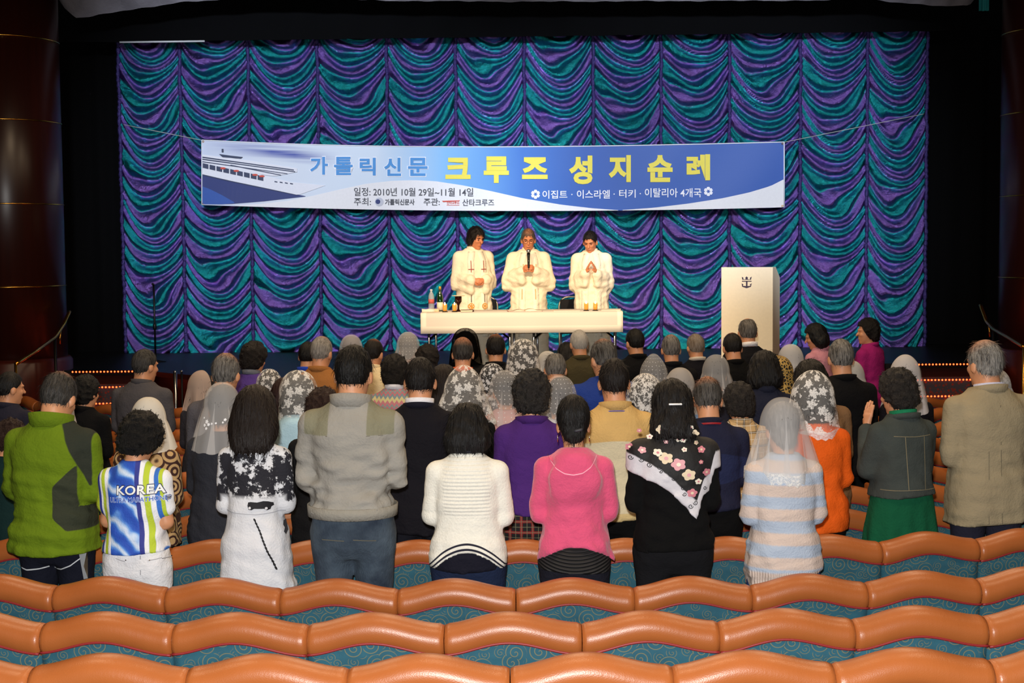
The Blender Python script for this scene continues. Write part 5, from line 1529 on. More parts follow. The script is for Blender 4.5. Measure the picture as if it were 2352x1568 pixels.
# lower edge of the shawl: falls from the left elbow to a point on the right, then rises
ex = [(1425, 1040), (1440, 1082), (1475, 1096), (1520, 1118), (1560, 1152), (1585, 1178), (1601, 1192), (1612, 1160), (1618, 1140), (1634, 1130), (1648, 1080)]
exl = np.array([px_local(i, a, b, -.13) for a, b in ex])
def shawl_edge(x): return np.interp(x, exl[:, 0], exl[:, 1])
def mat_shawl():
    t = NT('floral_shawl'); o, x, y, z = t.obj()
    e = t.n('Attribute', attribute_name='fa').outputs['Fac']
    n = t.noise(o, 30, 4)
    brd = t.math('SUBTRACT', 1.0, t.step(t.math('ADD', e, t.math('MULTIPLY', t.math('SUBTRACT', t.noise(o, 12, 2), .5), .03)), .085, .004))
    col = t.mix(brd, lin((18, 17, 19)), t.mix(n, lin((196, 194, 202)), lin((222, 220, 226))))
    return t.done(t.bsdf(col, .7, bump=t.math('ADD', n, t.noise(o, 12, 3)), bump_s=.4, bump_d=.008))
sv, sq = top_mesh('F', 1.08, 'chest', dict(t=.034, hem=.70, hw=.235, fold=1.2, neck=1.44, ra=.058, cut=lambda X, Y, Z: np.where(Y > .13, .05, (np.interp(np.broadcast_to(X, np.broadcast(X, Y, Z).shape), exl[:, 0], exl[:, 1]) - Z) * .75), hemfn=lambda X, Y, Z: np.maximum(np.abs(X) - .27, .80 - Z)), .0105, 77)
sm = make_mesh('shawl', sv, sq); set_fields(sm, [lambda x, y, z: z - shawl_edge(x)])
shawl = obj('shawl', sm, mat_shawl(), i['root']); shawl['label'] = 'black shawl with pink and cream flowers and a white border'
i['bvhs'] = BVHTree.FromPolygons([tuple(a) for a in sv], [tuple(int(j) for j in a) for a in sq])
M_PET = [plain((206, 128, 140), .8), plain((226, 208, 178), .8), plain((222, 164, 172), .8), plain((236, 228, 210), .8)]
rs = random.Random(5)
def flower(cx, cy, r, m, np_=5):
    pts = [(cx, cy)]; n = np_ * 6; ph = rs.uniform(0, 6)
    for q in range(n):
        a = -2 * PI * q / n; rr = r * (.72 + .28 * abs(math.cos(np_ * (a + ph) / 2)))
        pts.append((cx + rr * math.cos(a), cy + rr * .8 * math.sin(a)))
    stick(SHW, 'flower', pts, [(0, q + 1, (q + 1) % n + 1) for q in range(n)], m, .0045, 'bvhs', shawl)
    c2 = [(cx + r * .3 * math.cos(-q), cy + r * .25 * math.sin(-q)) for q in np.linspace(0, 2 * PI, 8, endpoint=False)]
    stick(SHW, 'flower_heart', c2, [tuple(range(8))], M_PET[(M_PET.index(m) + 1) % 4], .006, 'bvhs', shawl)
for cx, cy, r, m in ((1447, 1027, 11, 0), (1478, 1036, 10, 2), (1512, 1040, 11, 3), (1530, 1052, 17, 1), (1558, 1066, 18, 2), (1582, 1090, 17, 1), (1590, 1132, 13, 0), (1605, 1106, 9, 3), (1626, 1086, 11, 0), (1615, 1035, 10, 0), (1612, 1062, 6, 0),
                     (1522, 988, 14, 1), (1545, 996, 10, 2), (1494, 1004, 8, 3), (1560, 1010, 8, 3), (1568, 984, 8, 2), (1598, 998, 12, 1), (1572, 1012, 8, 3), (1532, 1016, 6, 2), (1573, 1033, 7, 3), (1590, 984, 7, 3), (1604, 1020, 6, 1), (1470, 990, 6, 0)):
    flower(cx, cy, r, M_PET[m])
for cx, cy, rr, sg in ((1452, 1054, 6, 1), (1476, 1058, 6, -1), (1492, 1068, 6, 1), (1514, 1072, 6, 1), (1518, 1082, 4, -1), (1538, 1086, 6, 1), (1547, 1098, 5, -1), (1568, 1120, 5, 1), (1572, 1134, 5, -1), (1586, 1162, 6, 1), (1598, 1154, 6, -1), (1622, 1122, 5, 1)):
    cp = [(cx + sg * rr * (1 - q / 14 * .75) * math.cos(q * .55), cy + rr * (1 - q / 14 * .75) * math.sin(q * .55)) for q in range(15)]
    o_ = []
    for q, (a, b) in enumerate(cp):
        a2, b2 = cp[min(q + 1, 14)]; a1, b1 = cp[max(q - 1, 0)]; dx, dy = a2 - a1, b2 - b1; L = math.hypot(dx, dy) + 1e-6
        o_ += [(a - dy / L * .8, b + dx / L * .8), (a + dy / L * .8, b - dx / L * .8)]
    stick(SHW, 'scroll', o_, [(2 * q, 2 * q + 2, 2 * q + 3, 2 * q + 1) for q in range(14)], INK, .005, 'bvhs', shawl)
c0 = i['hc'] + i['R'] @ np.array((0, -.128, .005))
geo('hair_clip', box(tuple(c0 + np.array((.004, -.004, 0))), (.066, .012, .009), .003), plain((236, 236, 236), .3), i['root'])

# --- woman in the striped jumper with a white veil
def mat_stripes():
    t = NT('striped_jumper'); o, x, y, z = t.obj()
    s = t.math('SINE', t.math('MULTIPLY', t.math('ADD', z, t.math('MULTIPLY', x, .03)), 2 * PI / .128))
    n = t.noise(o, 90, 2); rib = t.math('MULTIPLY', t.math('SINE', t.math('MULTIPLY', x, 520.0)), t.math('SUBTRACT', 1.0, t.step(z, .815, .008)))
    hemf = t.step(z, .815, .006)
    col = t.mix(t.math('MULTIPLY', t.step(t.math('ADD', s, t.math('MULTIPLY', t.math('SUBTRACT', n, .5), .5)), 0, .25), hemf), lin((204, 186, 176)), lin((170, 184, 204)))
    return t.done(t.bsdf(col, .95, bump=t.math('ADD', t.math('MULTIPLY', rib, .6), n), bump_s=.6, bump_d=.006))
i = person('woman in a pale blue and peach striped jumper under a sheer white veil', 1800, 912, 2, 'F', 1.03, ('updo', (40, 32, 30), .5), dict(name='jumper', mat=mat_stripes(), t=.026, hem=.725, hw=.205, fold=1.1, hemfn=lambda X, Y, Z: (.735 + .25 * (X + .1)) * 1.0 - Z),
           dict(kind='skirt', mat=cloth((40, 62, 110)), hem=.5, hw=.2), veil=dict(mat=mat_veil('sheer', .36), trim=dict(mat=TRIM, h=.045), rx=.120, rz=.158, drop=.255, hw=.172, thm=112, folds=4, amp=.026), bow=8, turn=-8, pose='chest')
VEILW = i
# ================================================================== row behind
i = person('short person with reddish dark hair beside the green jacket', 12, 960, 3, 'F', .9, ('perm', (38, 20, 14), 0), dict(name='coat', mat=cloth((16, 40, 40)), hem=.7, t=.02), dict(mat=TROU_BLK), bow=30)
def mat_paisley():
    t = NT('paisley_scarf'); o, x, y, z = t.obj()
    d = t.n('TexVoronoi', {'Vector': o, 'Scale': 9}).outputs[0]
    r = t.math('FRACT', t.math('MULTIPLY', d, 4.2))
    return t.done(t.bsdf(t.mix(t.step(r, .45, .06), lin((56, 26, 18)), lin((186, 152, 104))), .85, bump=t.noise(o, 60, 2), bump_s=.2))
i = person('woman in a white veil and brown paisley top behind the jersey', 335, 912, 3, 'F', 1.05, ('updo', BLK, 0), dict(name='blouse', mat=mat_paisley(), t=.03, hem=.8, fold=1.0), dict(mat=TROU_BLK), veil=dict(mat=mat_veil('sheer', .92, (238, 232, 220)), drop=.20, hw=.175, folds=3, amp=.012), bow=14, turn=6)
i = person('woman in a charcoal coat and scalloped white veil with embroidery', 508, 878, 3, 'F', 1.08, ('updo', BLK, 0), dict(name='coat', mat=cloth((44, 46, 54), .8), t=.03, hem=.55, hw=.23, fold=1.1), dict(mat=cloth((38, 40, 48))), veil=dict(mat=mat_veil('sheer', .36), drop=.26, hw=.19, folds=6, amp=.022), bow=16, turn=-10, yaw=-8)
me_ = i['veil'].data; i['bvhv'] = BVHTree.FromPolygons([tuple(q.co) for q in me_.vertices], [tuple(q.vertices) for q in me_.polygons])
for cx, cy, r_ in ((468, 970, 5), (474, 976, 4), (463, 978, 4), (469, 985, 3.5), (482, 974, 3), (491, 973, 2.6), (512, 965, 3.4), (508, 971, 2.6), (458, 962, 2.6)):
    pts = [(cx, cy)] + [(cx + r_ * (.65 + .35 * abs(math.cos(2.5 * a))) * math.cos(-a), cy + r_ * (.65 + .35 * abs(math.cos(2.5 * a))) * math.sin(-a)) for a in np.linspace(0, 2 * PI, 20, endpoint=False)]
    stick(i, 'embroidered_flower', pts, [(0, q + 1, (q + 1) % 20 + 1) for q in range(20)], M_WHT, .003, 'bvhv', i['veil'])
i = person('woman with brown curls in a black coat beside the field jacket', 738, 886, 3, 'F', 1.0, ('perm', (40, 22, 16), 0), dict(name='coat', mat=cloth((18, 18, 20)), hem=.6, t=.02), dict(mat=TROU_BLK), bow=20)
i = person('man in a dark navy suit with a white shirt collar', 963, 820, 3, 'M', 1.04, ('short', (17, 14, 14), 0), dict(name='suit_jacket', mat=SUIT_DK, t=.024, hem=.76, hw=.20, fold=.7), dict(mat=cloth((25, 25, 33))), bow=14, collar=dict(rgb=(232, 232, 240), z=1.425, h=.042, t=.006))
geo('jacket_collar', band_ring((0, -.016, 1.408), .070, .076, .032, .008, .010, tiltz=.26), SUIT_NAVY, i['root'])
i = person('woman in a purple fleece jacket and red plaid trousers', 1220, 845, 3, 'F', .99, ('perm', (19, 16, 16), .05), dict(name='jacket', mat=cloth((72, 40, 112), .97, 120, .14), t=.028, hem=.915, hw=.200, fold=1.0),
           None, bow=12, pose='chest', extra=.43, collar=dict(mat=cloth((66, 36, 104)), z=1.395, h=.045, t=.016, flare=.010, thick=.012, tilt=.25))
def mat_plaid(base, l1, l2, sc, wd=.12):
    t = NT('plaid'); o, x, y, z = t.obj()
    col = lin(base)
    for c, k, w_ in ((l1, 1.0, wd), (l2, 2.0, wd * .5)):
        for ax in (x, z):
            f = t.step(t.math('ABSOLUTE', t.math('SUBTRACT', t.math('FRACT', t.math('MULTIPLY', ax, sc * k)), .5)), .5 - w_, .02)
            col = t.mix(t.math('MULTIPLY', f, .75), col, lin(c))
    return t.done(t.bsdf(col, .9, bump=t.noise(o, 90, 2), bump_s=.3))
v, q = bottom_mesh('F', .99, 'trousers', .0145, 9, {})
geo('trousers', (v, q), mat_plaid((24, 20, 22), (150, 36, 36), (120, 116, 90), 16), i['root'])
geo('lanyard', band_ring((0, -.016, 1.395), .078, .083, .006, 0, .004, tiltz=.22), plain((64, 60, 170), .6), i['root'])
BEIGE = mat_layers((204, 194, 164), [(204, 168, 106), (204, 182, 130)])
i = person('man in a cream jacket with a tan yoke and striped collar', 1412, 822, 3, 'M', 1.0, ('short', (22, 17, 16), 0), dict(name='jacket', mat=BEIGE, t=.026, hem=.83, hw=.205, fold=.7, fields=[lambda x, y, z: z - 1.235 - .02 * np.cos(9 * x), lambda x, y, z: .868 - z]), dict(mat=TROU_BLK), bow=10, turn=-4, extra=.55,
           collar=dict(mat=cloth((196, 160, 100)), z=1.40, h=.05, t=.012, flare=.008, thick=.010, tilt=.25))
geo('collar_stripe', band_ring((0, -.014, 1.418), .083, .089, .007, 0, .004, tiltz=.25), plain((236, 232, 216), .7), i['root'])
geo('lanyard', band_ring((0, -.016, 1.392), .084, .09, .005, 0, .004, tiltz=.22), plain((70, 70, 170), .6), i['root'])
NAVY = mat_layers((32, 34, 56), [(36, 42, 74)])
i = person('man with thinning hair in a navy polo shirt with a red lanyard', 1628, 866, 3, 'M', 1.06, ('thin', (26, 22, 20), .25, (-.02, .085)), dict(name='polo_shirt', mat=NAVY, t=.018, hem=.93, hw=.185, sleeve='long', fold=.9, fields=[lambda x, y, z: .06 - np.abs(z - 1.17) + .03 * np.cos(9 * x)]), dict(mat=TROU_BLK, top=1.0), bow=20, turn=2, pose='chest', collar=dict(mat=cloth((30, 32, 50)), z=1.405, h=.04, t=.008, tilt=.25))
geo('lanyard', band_ring((0, -.016, 1.402), .078, .084, .011, 0, .004, tiltz=.25), plain((150, 24, 34), .6), i['root'])
geo('belt', band_ring((0, -.004, .935), .172, .136, .03, 0, .006, tiltz=0), plain((28, 26, 28), .4), i['root'])
i = person('woman in a bright orange jacket under a white lace mantilla', 1868, 850, 3, 'F', 1.06, ('bob', BLK, 0), dict(name='jacket', mat=cloth((222, 92, 22), .8), t=.03, hem=.80, hw=.20, fold=1.5), dict(mat=TROU_BLK), veil=dict(mat=mat_veil('lace', .16, (253, 251, 249), 12.5), pleats=0, drop=.20, hw=.155, folds=3, amp=.012, peak=.012, trim=dict(mat=mat_veil('dense', .55, (250, 248, 250), 50), h=.03)), bow=14, turn=4, yaw=-4)
DENIM = cloth((62, 68, 66), .95, 140, .2)
i = person('woman in a dark denim jacket and green skirt with raised hands', 2072, 843, 3, 'F', 1.06, ('perm', (20, 15, 13), .04), dict(name='denim_jacket', mat=DENIM, t=.028, hem=.975, hw=.190, hd=.168, fold=1.0), dict(kind='skirt', mat=cloth((18, 84, 56), .95), hem=.40, hw=.235, top=1.0), bow=14, turn=-14, yaw=10, pose='high', fine=True,
           collar=dict(mat=cloth((28, 120, 82)), z=1.425, h=.035, t=.010), arm=((.150, -.01, 1.332), (.185, .06, 1.12), (.115, .185, 1.33), (-.15, .10, .98), (-1, .2, 0), 6))
geo('jacket_collar', band_ring((0, -.016, 1.400), .078, .084, .035, .010, .010, tiltz=.28), DENIM, i['root'])
STI = plain((120, 110, 84), .8)
for pts in ([(-.17, 1.015), (0, 1.018), (.17, 1.015)], [(-.12, 1.325), (0, 1.32), (.12, 1.325)]): stick(i, 'stitching', *curve_strip(pts, .0035, 24), STI, .003, local=True)
for sx in (-1, 1): stick(i, 'stitching', [(sx * .05, 1.02), (sx * .054, 1.02), (sx * .064, 1.32), (sx * .06, 1.32)][::sx], [(0, 1, 2, 3)], STI, .006, local=True)
TWEED = cloth((150, 138, 112), .92, 120, .12)
i = person('tall grey-haired man in a beige tweed suit jacket', 2270, 780, 3, 'M', 1.12, ('thin', (60, 58, 56), .75, (.02, .085)), dict(name='suit_jacket', mat=TWEED, t=.030, hem=.73, hw=.225, fold=1.0, e=2.6), dict(mat=cloth((38, 38, 52))), bow=6, turn=-14, pose='clasp', yaw=0, collar=dict(rgb=(198, 200, 226), z=1.43, h=.03, t=.006))
geo('jacket_collar', band_ring((0, -.018, 1.402), .072, .080, .045, .010, .012, tiltz=.28), TWEED, i['root'])
stick(i, 'back_seam', [(-.0015, .74), (.0015, .74), (.0015, 1.36), (-.0015, 1.36)], [(0, 1, 2, 3)], plain((96, 88, 70), .9), .004, local=True)
stick(i, 'vent_flap', [(-.075, .74), (-.072, .74), (-.066, 1.12), (-.069, 1.12)], [(0, 1, 2, 3)], plain((104, 96, 78), .9), .004, local=True)

# ================================================================== further rows
def simple(label, px, py, k, sex, hair, rgb, veil=None, name='jacket', w=1.0, bow=12, turn=0, yaw=0, collar=None, mat=None, t=.024, pose='pray', bottom=None, skin=(206, 146, 108), **kw):
    if collar is None and veil is None and not kw.get('hood'): collar = dict(mat=mat or cloth(rgb), z=1.40, h=.045, t=.014, flare=.004, thick=.010, tilt=.25)
    return person(label, px, py, k, sex, w, hair, dict(name=name, mat=mat or cloth(rgb), t=t, hem=kw.pop('hem', .78), fold=.9, hood=kw.pop('hood', False)), bottom or dict(mat=TROU_BLK), veil, bow, turn, 0, yaw, pose, collar, skin, **kw)
WC = dict(rgb=(232, 232, 236), z=1.428, h=.042, t=.006)
S_ = lambda m, **kw: dict(dict(mat=m, drop=.20, hw=.165, folds=5), **kw)
# fifth row
simple('woman in a plain white veil half hidden by the green jacket', 132, 908, 4, 'F', ('updo', BLK, 0), (60, 56, 64), S_(mat_veil('sheer', .8, (226, 224, 232)), drop=.24, hw=.17))
simple('balding man in a grey sheen suit behind the embroidered veil', 512, 811, 4, 'M', ('thin', (40, 38, 38), .45, (.0, .075)), (86, 84, 90), name='suit_jacket', w=1.0, turn=4, bow=14)
simple('woman in a light blue hooded top under a white flower lace veil', 683, 850, 4, 'F', ('bob', BLK, 0), (172, 206, 222), S_(LACE, pleats=0, drop=.21, hw=.140, folds=3, amp=.010, trim=dict(mat=TRIM, h=.02)), name='hooded_top', hood=True, w=1.0, hem=.86)
simple('woman under a wide ivory flower lace veil ending in folds', 1063, 838, 4, 'F', ('bob', DKB, 0), (14, 14, 15), S_(LACE, pleats=0, drop=.22, hw=.185, folds=4, peak=.02, trim=dict(mat=TRIM, h=.02)), turn=6, name='coat')
simple('woman in a dotted white veil near the pink hooded knit', 1284, 862, 4, 'F', ('updo', BLK, 0), (210, 212, 220), S_(DOTS, drop=.25, hw=.17, folds=4), name='blouse', turn=8)
simple('woman under a thick white lace veil behind the cream jacket', 1482, 857, 4, 'F', ('bob', BLK, 0), (90, 90, 100), S_(DENSE, pleats=0, drop=.19, hw=.15, folds=4, peak=.012), name='blouse', turn=4)
simple('woman with curly hair in a tan check blouse', 1701, 875, 4, 'F', ('perm', (16, 11, 10), .05), (6, 6, 6), name='blouse', mat=mat_plaid((196, 164, 116), (19, 16, 16), (226, 220, 206), 11, .08), w=1.05, turn=-10)
simple('dark-haired person in a brown jacket beside the white mantilla', 1870, 824, 4, 'F', ('bob', (14, 11, 9), 0), (122, 92, 64), w=1.22, bow=22, turn=-6, hem=.62)
# sixth row
simple('man at the row end in a dark navy jacket', 14, 853, 5, 'M', ('short', BLK, 0), (34, 34, 48), turn=38, bow=8, w=1.05)
simple('woman with short curls in a plain black top', 190, 858, 5, 'F', ('curl', (10, 9, 9), 0), (9, 9, 11), name='pullover', w=1.12, turn=16, t=.02)
simple('person with reddish dark hair next to the flower lace veil', 652, 866, 5, 'F', ('long', (38, 16, 16), 0), (19, 14, 15))
simple('woman with long dark brown hair beside the navy suit', 1018, 836, 5, 'F', ('long', (20, 11, 9), 0), (15, 14, 16), w=1.0)
simple('woman in a white veil with tiny leaf marks and a dusty pink top', 1160, 850, 5, 'F', ('updo', BLK, 0), (196, 150, 148), S_(DOTS, drop=.26, hw=.18, folds=4), name='blouse', turn=-10)
simple('man in a bright blue jacket turned towards the table', 1393, 778, 5, 'M', ('short', (22, 18, 16), .3, (-.03, .045)), (32, 56, 130), w=1.25, turn=-16, yaw=8, bow=14, t=.03)
simple('woman in a sheer white veil and light blue blouse', 1563, 844, 5, 'F', ('updo', BLK, 0), (140, 174, 222), S_(mat_veil('sheer', .48, (240, 234, 230)), drop=.2, hw=.165), name='blouse')
simple('woman with straight black hair in a navy coat', 1757, 803, 5, 'F', ('bob', (9, 8, 9), 0), (30, 33, 50), w=1.15, turn=8, name='coat')
simple('grey-haired man in a black suit near the magenta pullover', 1935, 778, 5, 'M', ('short', (40, 38, 38), .55), (10, 10, 13), name='suit_jacket', w=1.06, turn=4, bow=12)
simple('woman in a plain white veil ahead of the denim jacket', 2082, 814, 5, 'F', ('updo', BLK, 0), (19, 16, 22), S_(mat_veil('sheer', .75, (226, 222, 224)), drop=.27, hw=.175, folds=3, amp=.012, peak=.01), name='jacket', w=.98, extra=.40)
simple('woman in a black and white lace scarf beyond the tweed jacket', 2288, 846, 5, 'F', ('bob', BLK, 0), (15, 14, 15), S_(pleats=0, m=mat_veil('dense', .5, (226, 228, 232), 26), drop=.20, hw=.19))
# seventh row
simple('man in a slate grey shirt looking towards the lectern', 325, 801, 6, 'M', ('short', (16, 15, 15), .12), (76, 74, 78), name='shirt', w=1.14, turn=28, bow=8, collar=dict(rgb=(74, 72, 76), z=1.41, h=.045, t=.006))
i = simple('woman with a dark bun and lace-edged cream veil', 466, 850, 6, 'F', ('bob', BLK, 0), (52, 50, 56), S_(mat_veil('sheer', .7, (214, 190, 176)), drop=.2, hw=.16, thm=60), turn=-20)
simple('woman in a small black and white lace veil by the purple pullover', 616, 847, 6, 'F', ('updo', BLK, 0), (40, 34, 40), S_(LACEF, pleats=0, drop=.17, hw=.13, folds=3, amp=.008))
def mat_zigzag():
    t = NT('zigzag_knit'); o, x, y, z = t.obj()
    zz_ = t.math('ADD', z, t.math('MULTIPLY', t.math('PINGPONG', x, .018), 1.4))
    v = t.math('FRACT', t.math('MULTIPLY', zz_, 9.0))
    return t.done(t.bsdf(t.ramp(v, [(0, lin((190, 120, 130))), (.25, lin((200, 190, 140))), (.5, lin((120, 140, 150))), (.7, lin((190, 110, 120))), (.85, lin((130, 150, 150)))], 'CONSTANT'), .9, bump=t.noise(o, 90, 2), bump_s=.3))
simple('woman in a zigzag patterned pullover with a white collar', 905, 811, 6, 'F', ('perm', (13, 9, 8), 0), (6, 6, 6), name='pullover', mat=mat_zigzag(), w=1.15, collar=dict(rgb=(222, 222, 232), z=1.425, h=.04, t=.008))
simple('woman in a black and white lace veil beside the ivory veil', 1130, 834, 6, 'F', ('updo', (6, 6, 6), 0), (24, 26, 40), S_(pleats=0, m=mat_veil('lace', .06, (244, 244, 248), 24), drop=.20, hw=.14, folds=3, amp=.008), name='blouse')
simple('bald man with a grey fringe ahead of the purple jacket', 1276, 811, 6, 'M', ('bald', (60, 56, 52), .5), (40, 38, 44), w=1.0, bow=20)
simple('woman in a pointed dotted white veil behind the dark-suited men', 1502, 812, 6, 'F', ('updo', BLK, 0), (60, 56, 66), S_(DOTS, drop=.24, hw=.165, folds=3, amp=.012, peak=.03))
simple('woman in a plain sheer white veil between the dark suit and navy coat', 1646, 814, 6, 'F', ('updo', BLK, 0), (40, 40, 52), S_(SHEER, drop=.25, hw=.175))
simple('woman in a gold and black lace shawl by the lectern', 1792, 816, 6, 'F', ('bob', BLK, 0), (150, 26, 40), S_(GOLDLACE, pleats=0, drop=.2, hw=.16, amp=.012), turn=-20)
simple('woman in a white veil half hidden by the black suit', 1958, 828, 6, 'F', ('updo', BLK, 0), (40, 40, 46), S_(mat_veil('sheer', .7, (214, 212, 210)), drop=.22, hw=.165))
# eighth row
simple('woman with a dark perm in a purple pullover', 577, 782, 7, 'F', ('perm', (13, 7, 7), 0), (82, 58, 132), name='pullover', w=1.1, turn=18, collar=dict(rgb=(110, 114, 124), z=1.425, h=.04, t=.008))
simple('grey-haired man in a caramel brown jacket', 733, 772, 7, 'M', ('short', (96, 92, 88), .7, (-.01, .045)), (156, 104, 56), turn=14, w=1.02)
simple('man with thinning hair in a dark jacket with orange collar', 1062, 774, 7, 'M', ('thin', (15, 11, 10), .15, (-.03, .09)), (15, 15, 18), w=1.05, collar=dict(rgb=(220, 104, 60), z=1.40, h=.05, t=.010))
simple('curly-haired woman in a black and white lace scarf before the table', 1201, 778, 7, 'F', ('perm', (9, 8, 9), 0), (19, 18, 22), S_(LACEF, pleats=0, drop=.14, hw=.15, folds=3, amp=.008, thm=150))
simple('woman in a white veil with a pale ribbon beside the lectern', 1820, 790, 7, 'F', ('updo', GRY, .4), (150, 40, 60), S_(mat_veil('sheer', .55), drop=.24, hw=.17, folds=3, amp=.018), turn=-10)
# ninth row
simple('dark-haired man with a blue collar behind the caramel jacket', 704, 784, 8, 'M', ('short', BLK, 0), (40, 42, 52), collar=dict(rgb=(40, 70, 180), z=1.41, h=.045, t=.012))
simple('man in a cream shirt with short dark hair', 853, 778, 8, 'M', ('short', (16, 12, 10), 0, (-.01, .05)), (226, 206, 164), name='shirt', turn=16, w=1.1, collar=dict(rgb=(228, 208, 168), z=1.41, h=.05, t=.006))
simple('woman with dark curls near the end of the altar table', 980, 787, 8, 'F', ('perm', (18, 11, 10), 0), (15, 14, 15))
simple('man in a black suit straight before the altar table', 1138, 767, 8, 'M', ('short', (15, 11, 10), 0, (-.02, .06)), (14, 13, 15), name='suit_jacket', w=.97)
simple('woman in a pale veil behind the bald man', 1258, 806, 8, 'F', ('updo', BLK, 0), (70, 66, 72), S_(SHEER2, drop=.2, hw=.15), w=.92)
simple('grey-haired man in a dark suit by the plum seam of the curtain', 1543, 768, 8, 'M', ('short', (54, 52, 52), .5, (-.02, .05)), (15, 15, 19), name='suit_jacket')
simple('man with cropped black hair in a black suit by the lectern', 1686, 764, 8, 'M', ('short', (14, 11, 10), 0, (0, .05)), (10, 10, 11), name='suit_jacket', w=1.08, bow=18)
# tenth row
simple('woman in a rounded white veil nearest the swagged curtain', 805, 768, 9, 'F', ('updo', BLK, 0), (50, 48, 60), S_(mat_veil('sheer', .45, (236, 232, 238)), drop=.2, hw=.155))
simple('woman in a tall dotted white veil by the table end', 936, 762, 9, 'F', ('updo', DKB, 0), (50, 50, 60), S_(mat_veil('dots', .42), drop=.26, hw=.175, folds=4, amp=.014))
simple('woman in a black lace mantilla before the altar table', 1068, 753, 9, 'F', ('bob', BLK, 0), (16, 15, 16), S_(BLACE, pleats=0, drop=.2, hw=.155, folds=3, amp=.008))
simple('white-haired man in an olive striped jacket', 1333, 757, 9, 'M', ('short', (168, 164, 158), .8), (66, 60, 40), turn=-16, w=1.05)
simple('man in black with neat black hair right of the table', 1463, 754, 9, 'M', ('short', (9, 8, 8), 0), (11, 11, 13), name='suit_jacket', turn=-20, w=1.02) ['root']['label'] = 'man in black with neat black hair beside the table end'
simple('grey-brown haired man in a dark jacket with a striped collar', 1601, 766, 9, 'M', ('short', (104, 88, 72), .4), (15, 15, 22), turn=-8, collar=dict(rgb=(200, 190, 176), z=1.425, h=.035, t=.008))
simple('balding man in a dark suit standing against the lectern', 1719, 732, 9, 'M', ('bald', (58, 54, 50), .35), (16, 16, 20), name='suit_jacket', turn=6, w=1.1, collar=WC, bow=10)
# front rows
simple('woman with dark hair tucked behind the white-haired man', 1302, 785, 10, 'F', ('bob', BLK, 0), (13, 13, 14))
simple('woman with short black hair in a dusty pink top', 1884, 740, 10, 'F', ('bob', (6, 6, 6), 0), (196, 136, 152), name='blouse', turn=-40, yaw=22, w=1.1, bow=18)
simple('woman with curly black hair in a magenta pullover', 1997, 728, 10, 'F', ('perm', (9, 6, 6), 0), (150, 30, 104), name='pullover', turn=-46, yaw=24, w=1.08, bow=4)
